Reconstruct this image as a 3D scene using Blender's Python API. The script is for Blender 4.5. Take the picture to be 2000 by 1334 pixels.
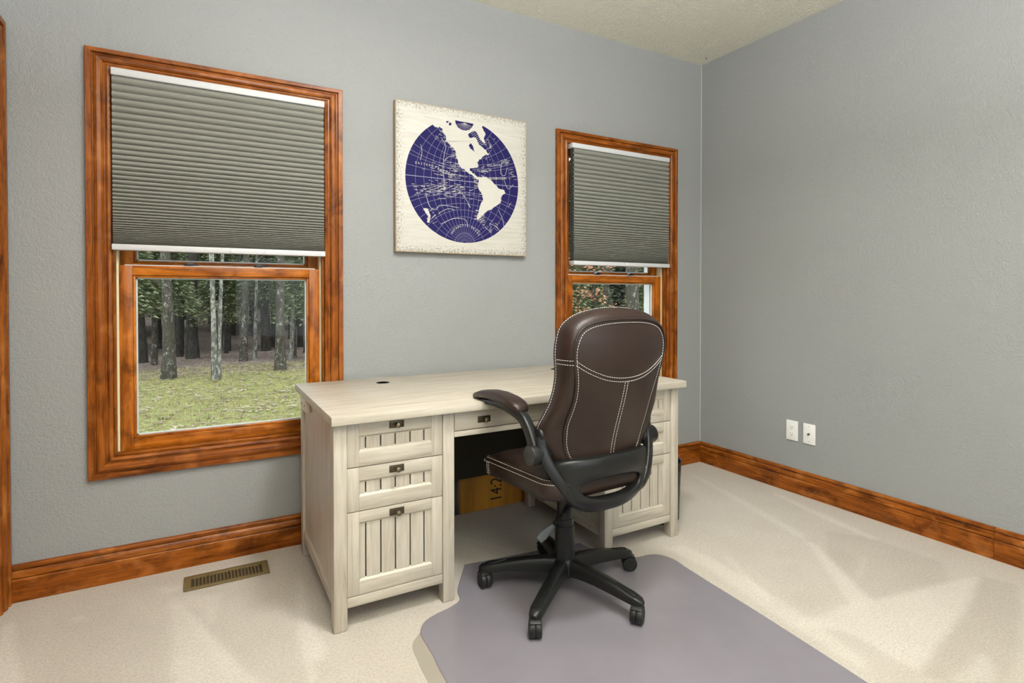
import bpy, bmesh, math, random
import numpy as np
from mathutils import Vector, Matrix
R = math.radians
random.seed(7); rng = np.random.default_rng(7)
scene = bpy.context.scene
COL = scene.collection
for o in list(bpy.data.objects): bpy.data.objects.remove(o)

# ------------------------------------------------------------------ camera, world, lights, exposure
ROOM_H = 2.74; XL = -3.675; YN = -3.75          # room: x XL..0, y YN..0, corner of the two far walls at the origin
cam = bpy.data.cameras.new('camera'); cam_o = bpy.data.objects.new('camera', cam); COL.objects.link(cam_o)
cam.sensor_width = 36.0; cam.lens = 36.0 * 1090.1 / 2000.0
cam.shift_y = -(667.0 - 589.19) / 2000.0
cam.clip_start = 0.05; cam.clip_end = 400
cam_o.location = (-3.0365, -2.7422, 1.1556)
cam_o.rotation_euler = (R(90 - 0.70), 0, R(-29.241))
scene.camera = cam_o
world = bpy.data.worlds.new('overcast_sky'); scene.world = world; world.use_nodes = True
bg = world.node_tree.nodes['Background']; bg.inputs[0].default_value = (0.86, 0.93, 1.0, 1); bg.inputs[1].default_value = 2.7
def area_light(name, loc, rot, sx, sy, power, color, shape='RECTANGLE'):
    l = bpy.data.lights.new(name, 'AREA'); l.shape = shape; l.size = sx; l.size_y = sy; l.energy = power; l.color = color
    o = bpy.data.objects.new(name, l); COL.objects.link(o); o.location = loc; o.rotation_euler = rot; return o
area_light('added_rear_fill', (-1.75, YN + 0.03, 1.45), (R(90), 0, 0), 1.9, 1.5, 8, (0.93, 0.97, 1.0))  # added soft fill from behind the camera, no such window known
vs = scene.view_settings
vs.view_transform = 'Standard'; vs.look = 'None'; vs.exposure = 0.0; vs.gamma = 1.0; vs.use_curve_mapping = False
scene.cycles.max_bounces = 8; scene.cycles.diffuse_bounces = 5; scene.cycles.transparent_max_bounces = 12
scene.cycles.use_denoising = True
scene.cycles.sample_clamp_indirect = 6.0

# ------------------------------------------------------------------ material helpers
class N:
    def __init__(s, name):
        s.m = bpy.data.materials.new(name); s.m.use_nodes = True; s.t = s.m.node_tree; s.b = s.t.nodes['Principled BSDF']; s.out = s.t.nodes['Material Output']
    def new(s, kind, **kw):
        n = s.t.nodes.new(kind)
        for k, v in kw.items():
            if hasattr(n, k): setattr(n, k, v)
        return n
    def lk(s, a, b): s.t.links.new(a, b)
    def coord(s, scale=(1, 1, 1), rnd=True, kind='Object', rot=(0, 0, 0)):
        tc = s.new('ShaderNodeTexCoord'); mp = s.new('ShaderNodeMapping')
        mp.inputs['Scale'].default_value = scale; mp.inputs['Rotation'].default_value = rot
        s.lk(tc.outputs[kind], mp.inputs['Vector'])
        if rnd:
            oi = s.new('ShaderNodeObjectInfo'); mu = s.new('ShaderNodeMath', operation='MULTIPLY'); mu.inputs[1].default_value = 23.0
            s.lk(oi.outputs['Random'], mu.inputs[0]); s.lk(mu.outputs[0], mp.inputs['Location'])
        return mp.outputs[0]
    def noise(s, vec, scale, detail=4, rough=.55, dist=0.0):
        n = s.new('ShaderNodeTexNoise'); n.inputs['Scale'].default_value = scale; n.inputs['Detail'].default_value = detail
        n.inputs['Roughness'].default_value = rough; n.inputs['Distortion'].default_value = dist
        if vec is not None: s.lk(vec, n.inputs['Vector'])
        return n.outputs['Fac']
    def ramp(s, fac, stops):
        r = s.new('ShaderNodeValToRGB'); e = r.color_ramp.elements
        while len(e) < len(stops): e.new(.5)
        for i, (p, c) in enumerate(stops):
            e[i].position = p; e[i].color = (*c, 1) if len(c) == 3 else c
        s.lk(fac, r.inputs[0]); return r.outputs[0]
    def mix(s, fac, a, b, mode='MIX'):
        m = s.new('ShaderNodeMix', data_type='RGBA', blend_type=mode)
        for sock, v in ((m.inputs[0], fac), (m.inputs[6], a), (m.inputs[7], b)):
            if isinstance(v, (int, float)): sock.default_value = v
            elif isinstance(v, tuple): sock.default_value = (*v, 1) if len(v) == 3 else v
            else: s.lk(v, sock)
        return m.outputs[2]
    def math(s, op, a, b=0.0, clamp=False):
        m = s.new('ShaderNodeMath', operation=op); m.use_clamp = clamp
        for i, v in enumerate((a, b)):
            if isinstance(v, (int, float)): m.inputs[i].default_value = v
            else: s.lk(v, m.inputs[i])
        return m.outputs[0]
    def col(s, v):
        if isinstance(v, tuple): s.b.inputs['Base Color'].default_value = (*v, 1)
        else: s.lk(v, s.b.inputs['Base Color'])
        return s
    def rough(s, v, spec=None):
        if isinstance(v, (int, float)): s.b.inputs['Roughness'].default_value = v
        else: s.lk(v, s.b.inputs['Roughness'])
        if spec is not None: s.b.inputs['Specular IOR Level'].default_value = spec
        return s
    def bump(s, h, dist=.002, strength=1.0):
        b = s.new('ShaderNodeBump'); b.inputs['Distance'].default_value = dist; b.inputs['Strength'].default_value = strength
        s.lk(h, b.inputs['Height']); s.lk(b.outputs[0], s.b.inputs['Normal']); return s
def plain(name, c, r=.5, metal=0, spec=None):
    n = N(name); n.col(c).rough(r, spec); n.b.inputs['Metallic'].default_value = metal
    v = n.noise(n.coord((1, 1, 1)), 60, 3)
    n.lk(n.mix(.10, c, n.ramp(v, [(.3, tuple(x * .75 for x in c)), (.7, tuple(min(1, x * 1.2) for x in c))])), n.b.inputs['Base Color'])
    return n.m
def stained(name, axis, tint=(1, 1, 1)):
    n = N(name); sc = [11, 11, 11]; sc[axis] = .9; sb = [5.5, 5.5, 5.5]; sb[axis] = 4.0
    v = n.coord(tuple(sc)); v2 = n.coord(tuple(sb))
    t = lambda c: tuple(c[i] * tint[i] for i in range(3))
    g = n.noise(v, 5.0, 5, .6, .6)
    blotch = n.noise(v2, 1.7, 4, .6, .8)
    c1 = n.ramp(g, [(.25, t((.085, .020, .0018))), (.46, t((.205, .053, .0045))), (.60, t((.285, .080, .0075))), (.8, t((.41, .138, .017)))])
    dark = n.ramp(blotch, [(.33, (.40, .34, .27)), (.50, (1, 1, 1)), (.72, (1.0, 1.0, 1.0))])
    c2 = n.mix(.85, c1, dark, 'MULTIPLY')
    light = n.ramp(n.noise(v2, 2.6, 3, .5, .5), [(.52, (0, 0, 0)), (.72, (.16, .07, .02))])
    n.col(n.mix(.8, c2, light, 'ADD')).rough(n.math('ADD', n.math('MULTIPLY', g, .2), .2), .22)
    n.b.inputs['Coat Weight'].default_value = .03; n.b.inputs['Coat Roughness'].default_value = .2
    n.bump(g, .0006, .5); return n.m
def whitewash(name, axis):
    n = N(name); sc = [13, 13, 13]; sc[axis] = .9
    v = n.coord(tuple(sc)); g = n.noise(v, 4.0, 6, .62, .7)
    v2 = n.coord((2.6, 2.6, 2.6)); b = n.noise(v2, 2.0, 3)
    c = n.ramp(g, [(.22, (.27, .232, .18)), (.40, (.43, .385, .315)), (.56, (.50, .458, .382)), (.78, (.585, .545, .47))])
    n.col(n.mix(.5, c, n.ramp(b, [(.35, (.84, .83, .80)), (.6, (1, 1, 1))]), 'MULTIPLY')).rough(.42)
    n.bump(g, .0005, .4); return n.m
ST = [stained('stained_alder_%s' % a, i) for i, a in enumerate('xyz')]
SASH = [stained('stained_sash_%s' % a, i, (1.5, 1.6, 1.3)) for i, a in enumerate('xyz')]
WW = [whitewash('whitewashed_oak_%s' % a, i) for i, a in enumerate('xyz')]

def wall_mat(name, c):
    n = N(name); v = n.coord((1, 1, 1), False)
    h = n.mix(.5, n.noise(v, 55, 3, .5), n.noise(v, 130, 2, .5))
    dirt = n.noise(v, 1.3, 4)
    n.col(n.mix(.18, c, n.ramp(dirt, [(.35, tuple(x * .82 for x in c)), (.65, c)]))).rough(.48, .35)
    n.bump(h, .007, .6); return n.m
M = {}
M['wall'] = wall_mat('grey_wall_paint', (.297, .307, .306))
def ceil_mat():
    n = N('knockdown_ceiling'); v = n.coord((1, 1, 1), False)
    a = n.noise(n.coord((1, 2.6, 1), False, rot=(0, 0, .5)), 20, 4, .6, 1.6); b = n.noise(n.coord((2.4, 1, 1), False, rot=(0, 0, .9)), 24, 4, .6, 1.6)
    h = n.math('MAXIMUM', n.math('ABSOLUTE', n.math('SUBTRACT', a, .5)), n.math('ABSOLUTE', n.math('SUBTRACT', b, .5)))
    hh = n.ramp(h, [(.02, (0, 0, 0)), (.16, (1, 1, 1))])
    n.col((.90, .87, .72)).rough(.35, .5).bump(hh, .008, .8); return n.m
M['ceiling'] = ceil_mat()
def carpet_mat():
    n = N('beige_carpet'); v = n.coord((1, 1, 1), False)
    f1 = n.noise(v, 190, 4, .75); f2 = n.noise(v, 90, 3, .6); f3 = n.noise(v, 5, 3, .5)
    at = n.new('ShaderNodeAttribute'); at.attribute_name = 'pile'
    base = n.mix(at.outputs['Fac'], (.46, .415, .355), (.67, .625, .555))
    c = n.mix(.55, base, n.ramp(f1, [(.30, (.42, .40, .37)), (.5, (.92, .91, .9)), (.7, (1.15, 1.15, 1.15))]), 'MULTIPLY')
    c = n.mix(.4, c, n.ramp(f2, [(.35, (.75, .74, .72)), (.6, (1.05, 1.05, 1.05))]), 'MULTIPLY')
    c = n.mix(.3, c, n.ramp(f3, [(.35, (.85, .84, .82)), (.6, (1, 1, 1))]), 'MULTIPLY')
    n.col(c).rough(.95, .05); n.bump(n.mix(.4, f1, f2), .006, .7)
    n.b.inputs['Sheen Weight'].default_value = .15; return n.m
M['carpet'] = carpet_mat()
def leather_mat(name, c, r=.36):
    n = N(name); v = n.coord((1, 1, 1), False)
    vor = n.new('ShaderNodeTexVoronoi'); vor.inputs['Scale'].default_value = 420; n.lk(v, vor.inputs['Vector'])
    big = n.noise(v, 14, 3)
    n.col(n.mix(.5, c, n.ramp(big, [(.3, tuple(x * .7 for x in c)), (.7, tuple(x * 1.25 for x in c))]))).rough(r, .38)
    n.bump(n.mix(.3, vor.outputs['Distance'], big), .0011, .5); return n.m
M['leather'] = leather_mat('dark_brown_leather', (.022, .0118, .0086))
def plastic(name, c, r):
    n = N(name); v = n.coord((1, 1, 1), False); f = n.noise(v, 500, 2)
    n.col(c).rough(r, .32); n.bump(f, .0003, .3); return n.m
M['plastic'] = plastic('black_plastic', (.0095, .010, .010), .34)
M['plastic_soft'] = plastic('black_caster_plastic', (.012, .012, .012), .45)
M['hub_face'] = plastic('dark_grey_hub_cap', (.035, .037, .034), .5)
M['lever'] = plastic('smoky_grey_lever', (.075, .085, .082), .3)
M['thread'] = plain('cream_thread', (.80, .77, .70), .7)
M['piping'] = leather_mat('dark_piping', (.02, .012, .010), .4)
M['white_rail'] = plain('white_painted_aluminium', (.62, .635, .65), .4)
M['vinyl'] = plain('white_vinyl', (.75, .77, .78), .45)
M['liner'] = plain('cream_vinyl_liner', (.82, .72, .45), .5)
M['black_metal'] = plain('black_latch_metal', (.01, .01, .01), .4)
M['bronze'] = plain('antique_bronze', (.075, .06, .035), .38, .7)
M['knob'] = plain('antique_brass_knob', (.16, .13, .085), .35, .8)
M['groove'] = plain('dark_groove_brown', (.022, .014, .009), .7)
M['register'] = plain('tan_bronze_register', (.17, .125, .05), .45, .2)
M['register_dark'] = plain('register_shadow_box', (.04, .028, .015), .6)
M['outlet'] = plain('white_outlet_plastic', (.88, .88, .85), .3)
M['slot'] = plain('outlet_slot_dark', (.05, .05, .045), .5)
M['bin'] = plastic('black_bin_plastic', (.014, .014, .015), .35)
M['binliner'] = plain('bin_liner_rim', (.6, .6, .58), .5)
M['panel_dark'] = plain('very_dark_panel', (.030, .026, .014), .7)
M['cleat'] = plain('pale_cleat', (.62, .54, .46), .6)
M['lamp'] = None
def shade_mat():
    n = N('grey_cellular_fabric'); v = n.coord((3, 3, 160), False)
    f = n.noise(v, 3, 4)
    n.col(n.ramp(f, [(.3, (.225, .227, .20)), (.7, (.275, .277, .245))])).rough(.75, .2); return n.m
M['shade'] = shade_mat()
M['shade_edge'] = plain('dark_cell_edge', (.05, .055, .055), .7)
def glass_mat():
    n = N('window_glass'); t = n.t; t.nodes.remove(n.b)
    tr = n.new('ShaderNodeBsdfTransparent'); tr.inputs[0].default_value = (.96, .98, .97, 1)
    gl = n.new('ShaderNodeBsdfGlossy'); gl.inputs['Roughness'].default_value = .02
    fr = n.new('ShaderNodeFresnel'); fr.inputs[0].default_value = 1.18
    mx = n.new('ShaderNodeMixShader'); n.lk(fr.outputs[0], mx.inputs[0]); n.lk(tr.outputs[0], mx.inputs[1]); n.lk(gl.outputs[0], mx.inputs[2])
    n.lk(mx.outputs[0], n.out.inputs[0]); return n.m
M['glass'] = glass_mat()
def mat_vinyl(name, c, alpha, r):
    n = N(name); v = n.coord((1, 1, 1), False); f = n.noise(v, 3, 4); s = n.noise(v, 260, 2)
    n.col(n.mix(.4, c, n.ramp(f, [(.3, tuple(x * .78 for x in c)), (.7, tuple(x * 1.15 for x in c))]))).rough(r, .5)
    n.b.inputs['Alpha'].default_value = alpha; n.bump(s, .0008, .35); return n.m
M['mat'] = mat_vinyl('smoky_grey_vinyl', (.208, .194, .220), .95, .25)
M['matclear'] = mat_vinyl('clear_vinyl_edge', (.42, .38, .31), .5, .3)
def art_mat():
    n = N('distressed_white_board'); v = n.coord((1, 1, 1), False)
    tc = n.new('ShaderNodeTexCoord'); sx = n.new('ShaderNodeSeparateXYZ'); n.lk(tc.outputs['Object'], sx.inputs[0])
    ed = n.math('MAXIMUM', n.math('ABSOLUTE', sx.outputs[0]), n.math('ABSOLUTE', n.math('SUBTRACT', sx.outputs[2], .378)))
    edge = n.ramp(ed, [(.27, (0, 0, 0)), (.385, (1, 1, 1))])
    f = n.noise(v, 110, 6, .8); g = n.noise(n.coord((1, 1, 12), False), 6, 4)
    wear = n.math('GREATER_THAN', n.math('ADD', n.math('MULTIPLY', edge, .28), f), .755)
    base = n.ramp(g, [(.3, (.52, .505, .45)), (.6, (.60, .585, .53))])
    spots = n.noise(v, 30, 5, .7)
    base = n.mix(n.math('MULTIPLY', n.math('GREATER_THAN', spots, .66), .25), base, (.40, .36, .29))
    n.col(n.mix(n.math('MULTIPLY', wear, .75), base, (.15, .13, .12))).rough(.55); return n.m
M['art'] = art_mat()
M['art_edge'] = plain('pale_pine_edge', (.40, .32, .205), .6)
M['blue'] = plain('navy_print', (.015, .0125, .088), .6, 0, .12)
M['print_white'] = plain('cream_print', (.57, .555, .50), .5)
M['grat'] = plain('pale_blue_print', (.33, .33, .47), .5)
def board_mat():
    n = N('painted_orange_board'); v = n.coord((1, 1, 1), False)
    sx = n.new('ShaderNodeSeparateXYZ'); tc = n.new('ShaderNodeTexCoord'); n.lk(tc.outputs['Object'], sx.inputs[0])
    f = n.noise(n.coord((9, 9, .8), False), 3, 4)
    e = n.math('ADD', sx.outputs[0], n.math('MULTIPLY', f, .12))
    c = n.ramp(n.math('ADD', n.math('MULTIPLY', e, 1.0), .5), [(.40, (.012, .02, .055)), (.445, (.03, .045, .05)), (.485, (.45, .20, .02)), (.62, (.62, .28, .025)), (.9, (.5, .22, .03))])
    n.col(n.mix(.5, c, n.ramp(f, [(.35, (.6, .55, .5)), (.6, (1, 1, 1))]), 'MULTIPLY')).rough(.6); return n.m
M['board'] = board_mat()
M['ink'] = plain('black_stencil_ink', (.012, .01, .008), .7)
def bark(name, dark, pale, thr):
    n = N(name); v = n.coord((1, 1, .35), True)
    f = n.noise(v, 16, 6, .75); l = n.noise(n.coord((1, 1, .6), True), 13, 6, .8)
    c = n.ramp(f, [(.35, tuple(x * .5 for x in dark)), (.6, dark)])
    n.col(n.mix(n.ramp(l, [(thr, (0, 0, 0)), (thr + .06, (1, 1, 1))]), c, pale)).rough(.95, .1); n.bump(f, .02, .8); return n.m
M['bark_lichen'] = bark('lichen_bark', (.10, .088, .068), (.30, .30, .25), .55)
M['bark_dark'] = bark('dark_bark', (.085, .078, .066), (.2, .2, .17), .62)
M['bark_pale'] = bark('pale_bark', (.17, .16, .135), (.36, .35, .30), .49)
def leafm(name, a, b):
    n = N(name); oi = n.noise(n.coord((1, 1, 1), True), 3.5, 3)
    n.col(n.ramp(oi, [(.35, a), (.65, b)])).rough(.8, .15); return n.m
M['pine'] = leafm('pine_needles', (.13, .155, .08), (.30, .33, .175))
M['pine_far'] = leafm('distant_evergreen', (.11, .13, .085), (.26, .29, .185))
M['beech'] = leafm('withered_beech_leaves', (.38, .15, .07), (.62, .36, .22))
M['grass'] = leafm('lawn_grass', (.30, .29, .10), (.52, .49, .20))
M['litter'] = leafm('dead_leaves', (.14, .092, .06), (.52, .42, .33))
def ground_mat():
    n = N('lawn_and_leaf_litter'); v = n.coord((1, 1, 1), False)
    tc = n.new('ShaderNodeTexCoord'); sx = n.new('ShaderNodeSeparateXYZ'); n.lk(tc.outputs['Object'], sx.inputs[0])
    f = n.noise(v, 7, 6, .7); fine = n.noise(v, 25, 5, .7); big = n.noise(v, .6, 4)
    edge = n.math('SUBTRACT', n.math('ADD', sx.outputs[1], n.math('MULTIPLY', n.math('ADD', f, big), 1.8)), 12.7)
    k = n.ramp(n.math('ADD', n.math('MULTIPLY', edge, .9), .5), [(.2, (0, 0, 0)), (.8, (1, 1, 1))])
    lawn = n.ramp(fine, [(.30, (.12, .12, .045)), (.5, (.30, .315, .115)), (.7, (.46, .46, .23))])
    lawn = n.mix(n.ramp(f, [(.47, (0, 0, 0)), (.60, (1, 1, 1))]), lawn, (.26, .19, .12))
    wood = n.ramp(fine, [(.3, (.09, .065, .05)), (.5, (.29, .215, .175)), (.72, (.58, .48, .41))])
    n.col(n.mix(k, lawn, wood)).rough(.95, .1).bump(fine, .03, .6); return n.m
M['ground'] = ground_mat()

# ------------------------------------------------------------------ mesh helpers
ORIG = {}
class MB:
    def __init__(s): s.v = []; s.f = []
    def box(s, x0, x1, y0, y1, z0, z1):
        i = len(s.v); s.v += [(x, y, z) for z in (z0, z1) for y in (y0, y1) for x in (x0, x1)]
        s.f += [tuple(i + k for k in q) for q in ((0, 2, 3, 1), (4, 5, 7, 6), (0, 1, 5, 4), (2, 6, 7, 3), (0, 4, 6, 2), (1, 3, 7, 5))]; return s
    def poly(s, pts): i = len(s.v); s.v += [tuple(p) for p in pts]; s.f.append(tuple(range(i, i + len(pts)))); return s
    def loft(s, rings, closed=True, cap0=True, cap1=True):
        n = len(rings[0]); i = len(s.v)
        for r in rings: s.v += [tuple(p) for p in r]
        for a in range(len(rings) - 1):
            for k in range(n if closed else n - 1):
                k2 = (k + 1) % n; b = i + a * n; c = b + n
                s.f.append((b + k, b + k2, c + k2, c + k))
        if cap0: s.f.append(tuple(i + k for k in reversed(range(n))))
        if cap1: s.f.append(tuple(i + (len(rings) - 1) * n + k for k in range(n)))
        return s
    def tube(s, pts, r, n=8, closed=False, sq=(1, 1), cap=True):
        P = [Vector(p) for p in pts]; L = len(P); rr = r if isinstance(r, (list, tuple)) else [r] * L; rings = []; up = None
        for i, p in enumerate(P):
            if closed: d = P[(i + 1) % L] - P[i - 1]
            else: d = P[min(i + 1, L - 1)] - P[max(i - 1, 0)]
            d.normalize()
            if up is None: up = d.orthogonal().normalized()
            else:
                up = up - d * up.dot(d)
                up = up.normalized() if up.length > 1e-6 else d.orthogonal().normalized()
            w = d.cross(up)
            rings.append([p + (up * math.cos(2 * math.pi * k / n) * sq[0] + w * math.sin(2 * math.pi * k / n) * sq[1]) * rr[i] for k in range(n)])
        if closed: rings.append(rings[0])
        return s.loft(rings, True, cap and not closed, cap and not closed)
    def bar(s, pts, w, h, side):                        # rectangular rounded bar along pts; side = vector across the width
        P = [Vector(p) for p in pts]; rings = []; S = Vector(side).normalized(); L = len(P)
        ws = w if isinstance(w, (list, tuple)) else [w] * L; hs = h if isinstance(h, (list, tuple)) else [h] * L
        for i, p in enumerate(P):
            d = (P[min(i + 1, L - 1)] - P[max(i - 1, 0)]).normalized(); a = (S - d * S.dot(d)).normalized(); b = d.cross(a)
            ring = []
            for k in range(16):
                t = 2 * math.pi * (k + .5) / 16; c, q = math.cos(t), math.sin(t); e = .5
                ring.append(p + a * (ws[i] / 2) * math.copysign(abs(c) ** e, c) + b * (hs[i] / 2) * math.copysign(abs(q) ** e, q))
            rings.append(ring)
        return s.loft(rings)
    def lathe(s, prof, c=(0, 0, 0), axis=(0, 0, 1), n=24, cap=True):   # prof: (radius, height along axis)
        A = Vector(axis).normalized(); u = A.orthogonal().normalized(); w = A.cross(u); c = Vector(c)
        return s.loft([[c + A * h + (u * math.cos(2 * math.pi * k / n) + w * math.sin(2 * math.pi * k / n)) * max(r, 1e-5) for k in range(n)] for r, h in prof], True, cap, cap)
def children_origin(p): return ORIG.get(p.name, Vector((0, 0, 0))) if p else Vector((0, 0, 0))
def link(name, mesh, parent=None):
    o = bpy.data.objects.new(name, mesh); COL.objects.link(o)
    if parent: o.parent = parent
    return o
def part(name, mb, mat, parent=None, smooth=35, bevel=0, local=False, merge=False, seg=2, origin=None):
    me = bpy.data.meshes.new(name)
    og = Vector(origin) if origin is not None else children_origin(parent)
    vv = mb.v if local else [(x - og.x, y - og.y, z - og.z) for x, y, z in mb.v]
    me.from_pydata([tuple(q) for q in vv], [], mb.f); 
    bm = bmesh.new(); bm.from_mesh(me)
    if merge: bmesh.ops.remove_doubles(bm, verts=bm.verts, dist=1e-5)
    bmesh.ops.recalc_face_normals(bm, faces=bm.faces)
    if bevel:
        es = [e for e in bm.edges if len(e.link_faces) == 2 and e.calc_face_angle(0) > R(40)]
        bmesh.ops.bevel(bm, geom=es, offset=bevel, segments=seg, affect='EDGES', clamp_overlap=True, profile=.5)
    bm.to_mesh(me); bm.free()
    if smooth:
        me.polygons.foreach_set('use_smooth', [True] * len(me.polygons)); me.set_sharp_from_angle(angle=R(smooth))
    me.materials.append(mat)
    o = link(name, me, parent)
    if origin is not None: o.location = og
    ORIG[o.name] = og
    return o
def tag(o, label=None, cat=None, group=None, kind=None):
    if label: o['label'] = label
    if cat: o['category'] = cat
    if group: o['group'] = group
    if kind: o['kind'] = kind
    return o
def thing(name, loc, label=None, cat=None, group=None, kind=None):
    o = bpy.data.objects.new(name, None); COL.objects.link(o); o.location = loc; o.empty_display_size = .1
    ORIG[o.name] = Vector(loc); return tag(o, label, cat, group, kind)
def catmull(P, sub=6, closed=False):
    P = [np.array(p, float) for p in P]; n = len(P); out = []
    for i in range(n if closed else n - 1):
        p0, p1, p2, p3 = (P[(i + k - 1) % n] if closed else P[min(max(i + k - 1, 0), n - 1)] for k in range(4))
        for t in np.arange(sub) / sub:
            out.append(.5 * (2 * p1 + (p2 - p0) * t + (2 * p0 - 5 * p1 + 4 * p2 - p3) * t * t + (3 * p1 - p0 - 3 * p2 + p3) * t ** 3))
    if not closed: out.append(P[-1])
    return out
def text_mesh(txt, size, align='CENTER'):
    cu = bpy.data.curves.new('t', 'FONT'); cu.body = txt; cu.size = size; cu.align_x = align; cu.align_y = 'CENTER'
    o = bpy.data.objects.new('t', cu); COL.objects.link(o); dg = bpy.context.evaluated_depsgraph_get()
    me = bpy.data.meshes.new_from_object(o.evaluated_get(dg)); bpy.data.objects.remove(o)
    vs_ = [tuple(v.co) for v in me.vertices]; fs = [tuple(p.vertices) for p in me.polygons]; bpy.data.meshes.remove(me); return vs_, fs

# ------------------------------------------------------------------ room shell
def wall_with_holes(name, axis, pos, thick, a0, a1, holes, mat):
    """wall in plane axis=pos (inner face); thick is signed outward; spans a0..a1 and 0..ROOM_H; holes (u0,u1,z0,z1)"""
    us = sorted({a0, a1, *[h[0] for h in holes], *[h[1] for h in holes]}); zs = sorted({0., ROOM_H, *[h[2] for h in holes], *[h[3] for h in holes]})
    mb = MB(); inside = lambda u, z: any(h[0] < u < h[1] and h[2] < z < h[3] for h in holes)
    P = lambda u, d, z: (pos + d, u, z) if axis == 0 else (u, pos + d, z)
    for i in range(len(us) - 1):
        for j in range(len(zs) - 1):
            u0, u1, z0, z1 = us[i], us[i + 1], zs[j], zs[j + 1]
            if inside((u0 + u1) / 2, (z0 + z1) / 2): continue
            for d in (0, thick): mb.poly([P(u0, d, z0), P(u1, d, z0), P(u1, d, z1), P(u0, d, z1)])
    for u0, u1, z0, z1 in holes:
        for (ua, za), (ub, zb) in (((u0, z0), (u1, z0)), ((u1, z0), (u1, z1)), ((u1, z1), (u0, z1)), ((u0, z1), (u0, z0))):
            mb.poly([P(ua, 0, za), P(ub, 0, zb), P(ub, thick, zb), P(ua, thick, za)])
    o = part(name, mb, mat, smooth=0, merge=True); tag(o, kind='structure'); return o
W1 = (-3.424, -2.437, .42, 2.130); W2 = (-1.210, -.241, .42, 2.128)
def inner(w): return (w[0] + .083, w[1] - .083, w[2] + .083, w[3] - .070)
I1, I2 = inner(W1), inner(W2)
hole = lambda I: (I[0] - .012, I[1] + .012, I[2] - .012, I[3] + .012)
wall_with_holes('wall_back', 1, 0, .17, XL - .17, .17, [hole(I1), hole(I2)], M['wall'])
wall_with_holes('wall_right', 0, 0, .17, YN - .17, 0, [], M['wall'])
wall_with_holes('wall_left', 0, XL, -.17, YN - .17, 0, [], M['wall'])
wall_with_holes('wall_front', 1, YN, -.17, XL, 0, [(-2.7, -.8, .7, 2.2)], M['wall'])
tag(part('ceiling', MB().box(XL - .1, .1, YN - .1, .1, ROOM_H, ROOM_H + .1), M['ceiling'], smooth=0), kind='structure')
# thin pale caulk line up the far corner
tag(part('trim_1', MB().box(-.0028, 0, -.0028, 0, .14, ROOM_H - .003), M['print_white'], smooth=0), kind='structure')
# carpet: dense grid carrying the lay of the pile left by the vacuum cleaner
LIGHT = [([(-3.64,-0.18),(-3.62,-0.17),(-3.50,-0.60),(-3.44,-.95),(-3.56,-.95),(-3.64,-0.21)], .8),
 ([(-3.15,-0.24),(-3.12,-0.27),(-2.99,-0.66),(-2.86,-1.02),(-3.10,-1.02),(-3.13,-0.42)], .6),
 ([(-3.11,-0.26),(-2.97,-0.32),(-3.00,-0.53),(-3.04,-0.43)], .5), ([(-3.115,-.3),(-3.10,-.31),(-2.93,-.85),(-2.97,-.85)], .5),
 ([(-2.69,-0.32),(-2.68,-0.34),(-2.70,-0.69),(-2.68,-0.86),(-2.70,-0.92),(-2.73,-0.91),(-2.74,-1.02),(-2.76,-1.01),(-2.76,-0.79)], .7),
 ([(-3.22,-0.12),(-3.10,-0.19),(-3.15,-0.23)], .5), ([(-3.44,-0.25),(-3.40,-0.24),(-3.40,-0.28),(-3.43,-0.27)], .6),
 ([(-0.55,-1.13),(-0.56,-1.20),(-0.84,-1.59),(-0.94,-1.57),(-0.74,-1.35)], .7),
 ([(-1.23,-1.53),(-0.94,-1.55),(-0.24,-1.69),(-0.48,-1.76),(-0.69,-1.80),(-0.89,-1.83),(-1.12,-1.87),(-1.11,-1.72),(-1.11,-1.65)], .65),
 ([(-1.02,-1.06),(-1.005,-1.08),(-1.15,-1.38),(-1.17,-1.38)], .6),
 ([(-0.27,-0.12),(-0.27,-0.22),(-0.39,-0.73),(-0.50,-1.10),(-0.56,-1.12),(-0.46,-0.77)], .45),
 ([(-0.13,-0.65),(-0.11,-0.66),(-0.23,-1.29),(-0.28,-1.30),(-0.24,-1.05)], .6),
 ([(-0.84,-1.92),(-0.85,-1.95),(-0.97,-2.01),(-1.10,-1.94)], .6), ([(-0.49,-1.36),(-0.47,-1.37),(-0.73,-1.48),(-0.74,-1.47)], .5),
 ([(-1.19,-0.87),(-1.17,-1.11),(-1.24,-1.51),(-1.26,-1.80),(-1.20,-1.75),(-1.12,-1.41),(-1.08,-1.07),(-1.10,-0.89)], .55),
 ([(-2.05,-.2),(-2.02,-.2),(-1.75,-.62),(-1.79,-.63)], .3), ([(-2.0,-.3),(-1.98,-.33),(-1.88,-.66),(-1.93,-.66)], .2)]
DARK = [([(-0.37,-1.12),(-0.26,-1.27),(-0.24,-1.55),(-0.38,-1.65),(-0.82,-1.59),(-0.74,-1.47),(-0.62,-1.28)], .35),
 ([(-0.24,-1.69),(-0.20,-1.80),(-0.74,-1.98),(-1.05,-2.05),(-1.13,-1.88),(-0.88,-1.83),(-0.61,-1.78)], .45),
 ([(-3.5,-.2),(-3.3,-.2),(-3.16,-.5),(-3.14,-1.0),(-3.40,-1.0)], .15), ([(-1.0,-1.2),(-.8,-1.25),(-.95,-1.5),(-1.1,-1.5)], .15)]
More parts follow.
